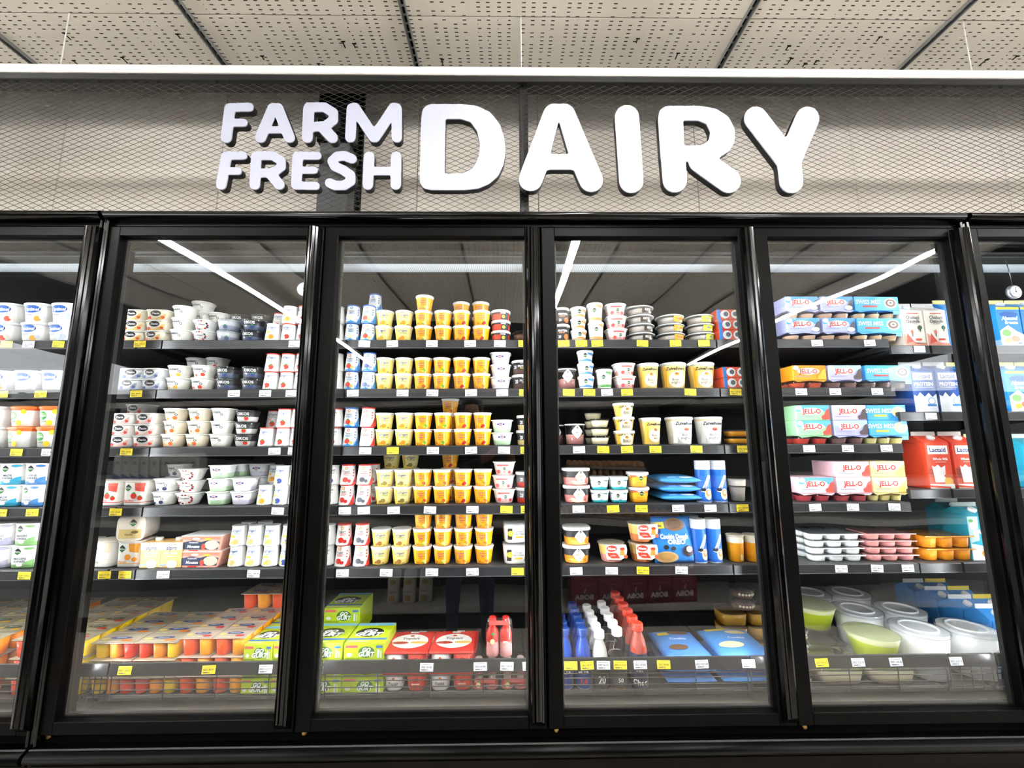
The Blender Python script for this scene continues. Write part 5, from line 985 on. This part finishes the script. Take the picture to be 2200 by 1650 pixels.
# rows of drink bottles
def botk(key, dn, r, h, col, cap, top, band, ops, neck=.5, caph=.024):
    b = MB(); bottle_mb(b, r, h, col, cap, neck=neck, caph=caph, band=band, top=top); nb = MB(); bottle_mb(nb, r, h, col, cap, neck=neck, caph=caph, band=band, top=top)
    body, capm = MB(), MB(); zb = h - caph
    body.loft([(r * .9, 0), (r, .004), (r, zb * .62, band or col), (r * .97, zb * .68, top), (r * .80, zb * .82, top), (r * neck, zb * .95, top), (r * neck, zb, top)], col, 20)
    capm.loft([(r * (neck + .16), zb), (r * (neck + .18), zb + .002), (r * (neck + .18), h - .003), (r * (neck + .08), h)], cap, 20)
    p = MB(); print_ops(p, ops, surf_round(r, r, zb * .62)); proto(key, 'drink_bottle', 'bottle', dn, [('bottle', body, False), ('cap', capm, False), ('label_print', p, True)], h, 2 * r)
botk('btB', 'dark blue drink bottle', .0265, .186, '#c8d2e4', '#1f3f86', '#2148a0', '#1f4698', [('r', -26, 92, 26, 98, '#e8e4da'), ('t', 0, 80, 8.5, 'DANONE', '#ffffff', 0, .03, .8), ('e', 0, 70, 8, 2.5, '#e0453a'), ('t', 0, 56, 12, 'SKYR', '#ffffff', 0, .04, .9), ('t', 0, 28, 15, '1.6', '#2148a0', 0, .03)])
botk('btR', 'dark blue drink bottle, red neck band', .0265, .186, '#c8d2e4', '#1f3f86', '#2148a0', '#1f4698', [('r', -26, 92, 26, 98, '#d8402e'), ('t', 0, 80, 8.5, 'DANONE', '#ffffff', 0, .03, .8), ('e', 0, 70, 8, 2.5, '#e0453a'), ('t', 0, 56, 12, 'SKYR', '#ffffff', 0, .04, .9), ('t', 0, 28, 15, '1.6', '#d8402e', 0, .03)])
botk('btW', 'grey drink bottle with white cap', .0265, .176, '#55504a', '#f2f2f2', '#d8d4ce', '#3a3836', [('t', 0, 30, 22, '20', '#f2f2f2', 0, .03, .8), ('r', -22, 88, 22, 90, '#b08a4a'), ('t', 0, 70, 6, 'protein', '#f2f2f2', 0, .01)])
botk('btY', 'clear-necked drink bottle with white cap', .0285, .184, '#f2a01c', '#f2f2f2', 'clear', '#4a4642', [('e', 0, 84, 26, 18, '#f4f2ee')] + melk(2, 84, 8) + [('t', 0, 30, 12, '50', '#ffffff', 0, .02)], .46)
botk('btK', 'dark drink bottle with red cap', .0285, .200, '#2a2c34', '#e84a34', '#b8584c', '#3a3f58', [('r', -30, 40, 30, 108, '#39405e'), ('t', 0, 62, 13, '300', '#ffffff', 0, .03), ('t', 0, 88, 5, 'protein', '#ffffff', 0, .01), ('t', 0, 22, 15, 'Choc', '#ffffff', 0, .03), ('e', -20, 120, 8, 8, '#d8442c'), ('e', 16, 126, 8, 8, '#d8442c')])
for k, x, n, sh in (('btB', 1.548, 5, .0), ('btR', 1.610, 5, .0), ('btW', 1.668, 5, .0), ('btY', 1.730, 5, .0), ('btK', 1.802, 6, .0)):
    for r in range(n): deck(k, x, DY + .03 + r * (.0585 if k in ('btY', 'btK') else .0555), DZ, 0, ROWN[r], random.uniform(-.2, .2), sid=x)
# flat dough bags, dessert bowls, pails, cartons
for l in range(3): deck('bagB', 1.975, .222, DZ + l * .0345, l, sid=1.975)
for l in range(3): deck('bagC', 2.175, .222, DZ + l * .0365, l, sid=2.175)
tub('pastry', 'pastry_box', 'pastry box', 'clear box of golden pastries', .052, .048, .05, body='clear', e=5, lid='foil', lidmat='clear_lid', rim=1.03, fill=(.9, '#d8a23c'))
tub('eggbowl', 'dessert_bowl', 'bowl', 'clear bowl with cream-dotted dessert', .047, .040, .036, body='clear', lid='dome', lidmat='clear_lid', rim=1.04, fill=(.55, '#7a4a3a'), ops=[('e', u, 18, 5, 5, '#f4e6c4') for u in (-30, -18, -6, 6, 18, 30)], stack=.044)
for l in range(4): deck('eggbowl', 2.355, None, DZ + l * .0445, l, sid=2.355)
for x, y in ((2.245, .37), (2.355, .37)):
    for l in range(3): deck('pastry', x, y, DZ + l * .052, l, 'second-row ', sid=x)
for l in range(2): deck('eggbowl', 2.30, .37, DZ + .1565 + l * .0445, 3 + l, 'second-row ', sid=2.3)
tub('pail', 'clear_pail', 'tub', 'clear round pail of white dessert', .080, .066, .150, body='#e6e8e8', lid='cap', lidmat='clear_lid', rim=1.07, n=32)
tub('green', 'green_bowl', 'bowl', 'translucent lime green bowl', .080, .055, .085, bands=[(.75, '#c6d838'), (1, '#d8dca8')], lid='foil', lidmat='clear_lid', rim=1.04, n=32)
tub('clearbox', 'clear_dessert_box', 'tub', 'clear square box of cream desserts', .082, .074, .052, body='clear', e=6, lid='foil', lidmat='clear_lid', rim=1.03, fill=(.7, '#cdbfa0'))
PROTO['pail']['parts'].append(('lid_ring', MB().loft([(.056, .1515), (.056, .1555), (.050, .1555), (.050, .1515)], 'lid_milky', 32, cap0=False, cap1=False).mesh('lid_ring')))
deck('clearbox', 2.497, None, DZ, 0, sid=2.5); deck('clearbox', 2.675, None, DZ, 0, sid=2.675)
deck('green', 2.665, None, DZ + .054, 1, sid=2.665); deck('green', 2.575, .365, DZ + .09, 1, 'second-row ', sid=2.575); deck('clearbox', 2.575, .365, DZ, 0, 'second-row ', sid=2.575)
for x, y, rw in ((2.842, None, ''), (2.760, .365, 'second-row '), (2.935, .365, 'second-row '), (2.70, .55, 'third-row '), (2.875, .55, 'third-row ')):
    deck('pail', x, y, DZ, 0, rw, sid=x)
deck('pail', 3.02, None, DZ, 0, '', sid=3.02)
carton('milkb', 'sky blue milk carton with white top', .092, .200, '#3f92dc', [('e', -20, 40, 9, 9, '#8cc0ec'), ('e', 18, 90, 6, 6, '#8cc0ec'), ('r', 36, 0, 44, 150, '#e8eef6'), ('e', 10, 30, 22, 22, '#e0d6cc')], fin='#f4f4f2')
carton('milky', 'sky blue milk carton with yellow top', .092, .200, '#3f92dc', [('e', -20, 40, 9, 9, '#8cc0ec'), ('r', 36, 0, 44, 150, '#e8eef6')], fin='#f4d83a')
for r in range(5): deck('milkb', 3.175, DY + .05 + r * .096, DZ, 0, ROWN[r], sid=3.175)
for r in range(5): deck('milky', 3.275, DY + .05 + r * .096, DZ, 0, ROWN[r], sid=3.275)

# ------------------------------------------------------------ labels that single out one product
ORD = ['first', 'second', 'third', 'fourth', 'fifth', 'sixth', 'seventh', 'eighth', 'ninth', 'tenth']
groups = {}
for it in ITEMS: groups.setdefault((it['desc'], it['where'], it['door']), []).append(it)
for (desc, where, door), its in groups.items():
    stacks = {}
    for it in its: stacks.setdefault((it['row'], it['stack']), []).append(it)
    rows = {}
    for k in stacks: rows.setdefault(k[0], []).append(k)
    for row, ks in rows.items():
        ks.sort(key=lambda k: min(i['X'] for i in stacks[k]))
        for n, k in enumerate(ks):
            pile = sorted(stacks[k], key=lambda i: i['o'].location.z)
            for t, it in enumerate(pile):
                m = len(pile); tw = '' if m == 1 else (['lower', 'upper'] if m == 2 else ['lowest', 'middle', 'topmost'] if m == 3 else ['lowest'] + ORD[1:m - 1] + ['topmost'])[t]
                stackw = f'{row}{ORD[n]} stack' if len(ks) > 1 else f'{row}stack'
                place_ = (f'{tw} of {stackw}' if tw else (f'{row}{ORD[n]} one' if len(ks) > 1 else (f'{row}one' if row else ''))).strip()
                it['o']['label'] = ', '.join(x for x in (desc, place_, where, door) if x)
                it['o']['group'] = (it['o']['category'] + 's').replace('xs', 'xes') + ' on the ' + where

# ============================================================ ACROSS THE AISLE (mirrored in the glass): shelving, goods, the photographer
GY = -1.74
noisy('gondola_metal', '#b9b6b0', '#c4c1bb', 5, .5); plain('maroon', '#7a1830', .5); plain('egg_brown', '#b98a5e', .6); plain('pulp', '#8f8a82', .9); plain('denim', '#1d2f52', .85); plain('black_cloth', '#141416', .9); plain('skin', '#8a5a40', .55); plain('hair', '#0b0908', .5); plain('shoe', '#22201e', .6)
g = empty('gondola_shelving', (1.4, GY, 0), label='grey metal shelving across the aisle, mirrored in the cabinet glass', category='shelving')
obj('plinth', MB().box(-5.4, 5.4, -.42, -.02, 0, .12, 'black_matte'), g); obj('back_board', MB().box(-5.4, 5.4, -.46, -.43, 0, 1.78, 'case_back'), g)
for z in (.13, .75, 1.03, 1.64):
    o = obj('gondola_shelf', MB().box(-5.4, 5.4, -.43, -.01, z, z + .02, 'gondola_metal', .002), g); obj('shelf_edge', MB().box(-5.4, 5.4, -.01, .0, z - .02, z + .022, 'gondola_metal', .002), o)
for k in range(10): obj('upright', MB().box(-5.4 + 1.2 * k - .02, -5.4 + 1.2 * k + .02, -.44, -.40, 0, 1.79, 'black_satin', .002), g)
def gthing(name, parts, X, z, label, cat, group, Y=None):
    r = empty(name, (X, GY - .13 if Y is None else Y, z), math.pi, label=label, category=cat, group=group)
    for n, me in parts: obj(n, me, r)
def pm(ops, y): p = MB(); print_ops(p, ops, surf_flat(y)); return p.plainmesh('label_print')
bx = MB().box(-.092, .092, -.1, .1, 0, .205, 'maroon', .002).mesh('box'); bp = pm([('e', 0, 60, 66, 36, '#5a4a30'), ('t', 0, 62, 34, 'BOBA', '#e8d8d8', 0, .04), ('r', -60, 150, 20, 156, '#c86a80'), ('p', [(-6, 92), (4, 92), (-4, 130), (-12, 130)], '#d8b0b8')], -.1)
for i in range(5): gthing('drink_kit_box', [('box', bx), ('label_print', bp)], 1.90 + .19 * i, .1515, f'maroon drink kit box across the aisle, {ORD[i]} in the row', 'box', 'maroon boxes across the aisle')
gthing('drink_kit_box', [('box', bx), ('label_print', bp)], 2.66, .357, 'maroon drink kit box on top of the row across the aisle', 'box', 'maroon boxes across the aisle')
cn = MB().loft([(.048, 0), (.05, .004), (.05, .118), (.047, .122)], '#d6d2c8', 24).mesh('canister'); q = MB(); print_ops(q, [('t', 0, 88, 12, 'Grains', '#4a4a46', .1, .02), ('e', 4, 38, 26, 22, '#c09a4a')], surf_round(.05, .05, .118)); cp_ = q.plainmesh('label_print')
for i in range(3):
    for j in range(2): gthing('food_canister', [('canister', cn), ('label_print', cp_)], .50 + .125 * i, .1515 + .123 * j, f'pale food canister across the aisle, {("lower", "upper")[j]} row, {ORD[i]} one', 'canister', 'canisters across the aisle')
ct = MB().box(-.035, .035, -.035, .035, 0, .17, '#d8d6d0', .002); ct.extrude([(-.035, .17), (.035, .17), (.003, .2), (-.003, .2)], 'x', -.035, .035, '#cfccc6'); ct = ct.mesh('carton'); cpm = pm([('p', [(-35, 0), (35, 0), (35, 50), (-35, 24)], '#27509a')] + melk(0, 130, 16), -.035)
for i in range(8): gthing('milk_carton', [('carton', ct), ('label_print', cpm)], -1.55 + .078 * i, 1.0515, f'white and blue milk carton across the aisle, {ORD[i]} in the row', 'carton', 'milk cartons across the aisle', GY - .06)
eggm = MB().loft([(.004, 0), (.014, .005), (.0205, .018), (.021, .027), (.017, .043), (.009, .053), (.002, .056)], 'egg_brown', 14).mesh('egg'); trm = MB().box(-.15, .15, -.075, .075, 0, .018, 'pulp', .003).mesh('tray')
for s_, (X, z) in enumerate(((1.95, 1.0515), (2.26, 1.0515), (1.95, 1.118), (2.26, 1.118), (1.85, .7715), (2.16, .7715), (2.47, .7715))):
    r = empty('egg_tray', (X, GY - .10, z), math.pi, label='grey tray of brown eggs across the aisle, ' + ['upper shelf, bottom tray near', 'upper shelf, bottom tray far', 'upper shelf, top tray near', 'upper shelf, top tray far', 'lower shelf, first tray', 'lower shelf, second tray', 'lower shelf, third tray'][s_], category='egg tray', group='egg trays across the aisle'); obj('tray', trm, r)
    for i in range(6):
        for j in range(3): obj('egg', eggm, r, (-.125 + .05 * i, -.05 + .05 * j, .008))
# the photographer, standing with the phone raised
J = {}; V, EDG, RAD = [], [], []
def jn(n, p, r, par=None):
    J[n] = len(V); V.append(p); RAD.append(r)
    if par: EDG.append((J[par], J[n]))
PXc, PYc = 1.10, -1.585
def b_(n, x, y, z, r, par=None): jn(n, (x, y, z), r, par)
b_('pelvis', 0, 0, .90, (.135, .10)); b_('belly', 0, 0, 1.02, (.125, .095), 'pelvis'); b_('chest', 0, 0, 1.22, (.145, .10), 'belly'); b_('neckbase', 0, .005, 1.36, (.075, .065), 'chest'); b_('neck', 0, .015, 1.42, (.05, .05), 'neckbase'); b_('jaw', 0, .035, 1.475, (.058, .07), 'neck'); b_('head', 0, .03, 1.545, (.072, .088), 'jaw'); b_('crown', 0, .015, 1.61, (.05, .062), 'head')
for s, sn in ((-1, 'l'), (1, 'r')):
    b_('hip' + sn, s * .085, 0, .84, (.085, .085), 'pelvis'); b_('thigh' + sn, s * .10, .005, .66, (.072, .075), 'hip' + sn); b_('knee' + sn, s * .105, .02, .47, (.055, .058), 'thigh' + sn); b_('calf' + sn, s * .11, .0, .32, (.055, .057), 'knee' + sn); b_('ankle' + sn, s * .112, -.015, .09, (.036, .04), 'calf' + sn); b_('heel' + sn, s * .113, -.02, .045, (.038, .042), 'ankle' + sn); b_('toe' + sn, s * .125, .13, .032, (.04, .028), 'heel' + sn)
    b_('sh' + sn, s * .17, 0, 1.32, (.062, .06), 'chest')
b_('elbl', -.16, .10, 1.10, (.045, .045), 'shl'); b_('wril', .135, .115, 1.225, (.028, .028), 'elbl'); b_('palml', .185, .12, 1.26, (.034, .022), 'wril')
b_('elbr', .25, .06, 1.10, (.045, .045), 'shr'); b_('wrir', .30, .115, 1.215, (.028, .028), 'elbr'); b_('palmr', .30, .125, 1.265, (.034, .022), 'wrir')
for pn, bx_, sg in (('palml', .185, 1), ('palmr', .30, -1)):
    for k in range(4):
        zz = 1.258 + .015 * k - (.005 if k in (0, 3) else 0); x0 = bx_ + sg * .012; b_(f'{pn}f{k}', x0 + sg * .012, .138, zz, (.010, .010), pn); b_(f'{pn}g{k}', x0 + sg * (.03 + .004 * (k in (1, 2))), .142, zz + .004, (.0085, .0085), f'{pn}f{k}')
    b_(pn + 't', bx_ + sg * .02, .112, 1.285, (.011, .011), pn); b_(pn + 'u', bx_ + sg * .03, .118, 1.312, (.009, .009), pn + 't')
me = bpy.data.meshes.new('person'); me.from_pydata(V, EDG, []); me.update()
po = bpy.data.objects.new('person', me); COL.objects.link(po)
sk = po.modifiers.new('skin', 'SKIN'); sk.use_smooth_shade = True
for i, r in enumerate(RAD):
    me.skin_vertices[0].data[i].radius = r; me.skin_vertices[0].data[i].use_root = (i == 0)
sb = po.modifiers.new('sub', 'SUBSURF'); sb.levels = 2; sb.render_levels = 2
dg = bpy.context.evaluated_depsgraph_get(); pm_ = bpy.data.meshes.new_from_object(po.evaluated_get(dg)); bpy.data.objects.remove(po)
pm_.materials.clear()
for k in ('black_cloth', 'denim', 'skin', 'shoe'): pm_.materials.append(mat(k))
for p in pm_.polygons:
    c = p.center; p.use_smooth = True
    p.material_index = 3 if c.z < .075 else 1 if c.z < .93 else 2 if (c.z > 1.40 and abs(c.x) < .1) or (c.z > 1.17 and c.y > .095 and c.x > .08) else 0
per = obj('person', pm_, None, (PXc, PYc, 0.008), label='person in black top and blue jeans photographing, mirrored in the glass', category='person')
hm = MB().loft([(.02, 1.50), (.07, 1.49), (.088, 1.52), (.092, 1.57), (.082, 1.62), (.055, 1.652), (.015, 1.665)], 'hair', 24, cx=0, cy=-.012, asp=1.12)
hm.v = [(x, min(y, .06 if z > 1.575 else .02), z) for x, y, z in hm.v]; obj('hair', hm, per)
fc = MB(); fc.loft([(.004, 1.505), (.013, 1.512), (.010, 1.54), (.005, 1.56)], 'skin', 10, cx=0, cy=.118); obj('nose', fc, per)
ey = MB()
for s in (-1, 1): ey.loft([(.002, 1.545), (.011, 1.551), (.002, 1.557)], 'hair', 10, cx=s * .03, cy=.108)
obj('eyes', ey, per); obj('mouth', MB().box(-.022, .022, .108, .114, 1.478, 1.484, '#7a3a34', .002), per)
er = MB()
for s in (-1, 1): er.loft([(.004, 1.515), (.012, 1.53), (.013, 1.555), (.004, 1.57)], 'skin', 8, cx=s * .078, cy=.015, asp=.6)
obj('ears', er, per)
ph = empty('phone', (PXc + .242, PYc + .15 + .0, 1.255 + .008), label='black phone held up by the photographer', category='phone')
obj('phone_body', MB().box(-.037, .037, -.004, .004, 0, .075 * 1.0, 'black_gloss', .003), ph)
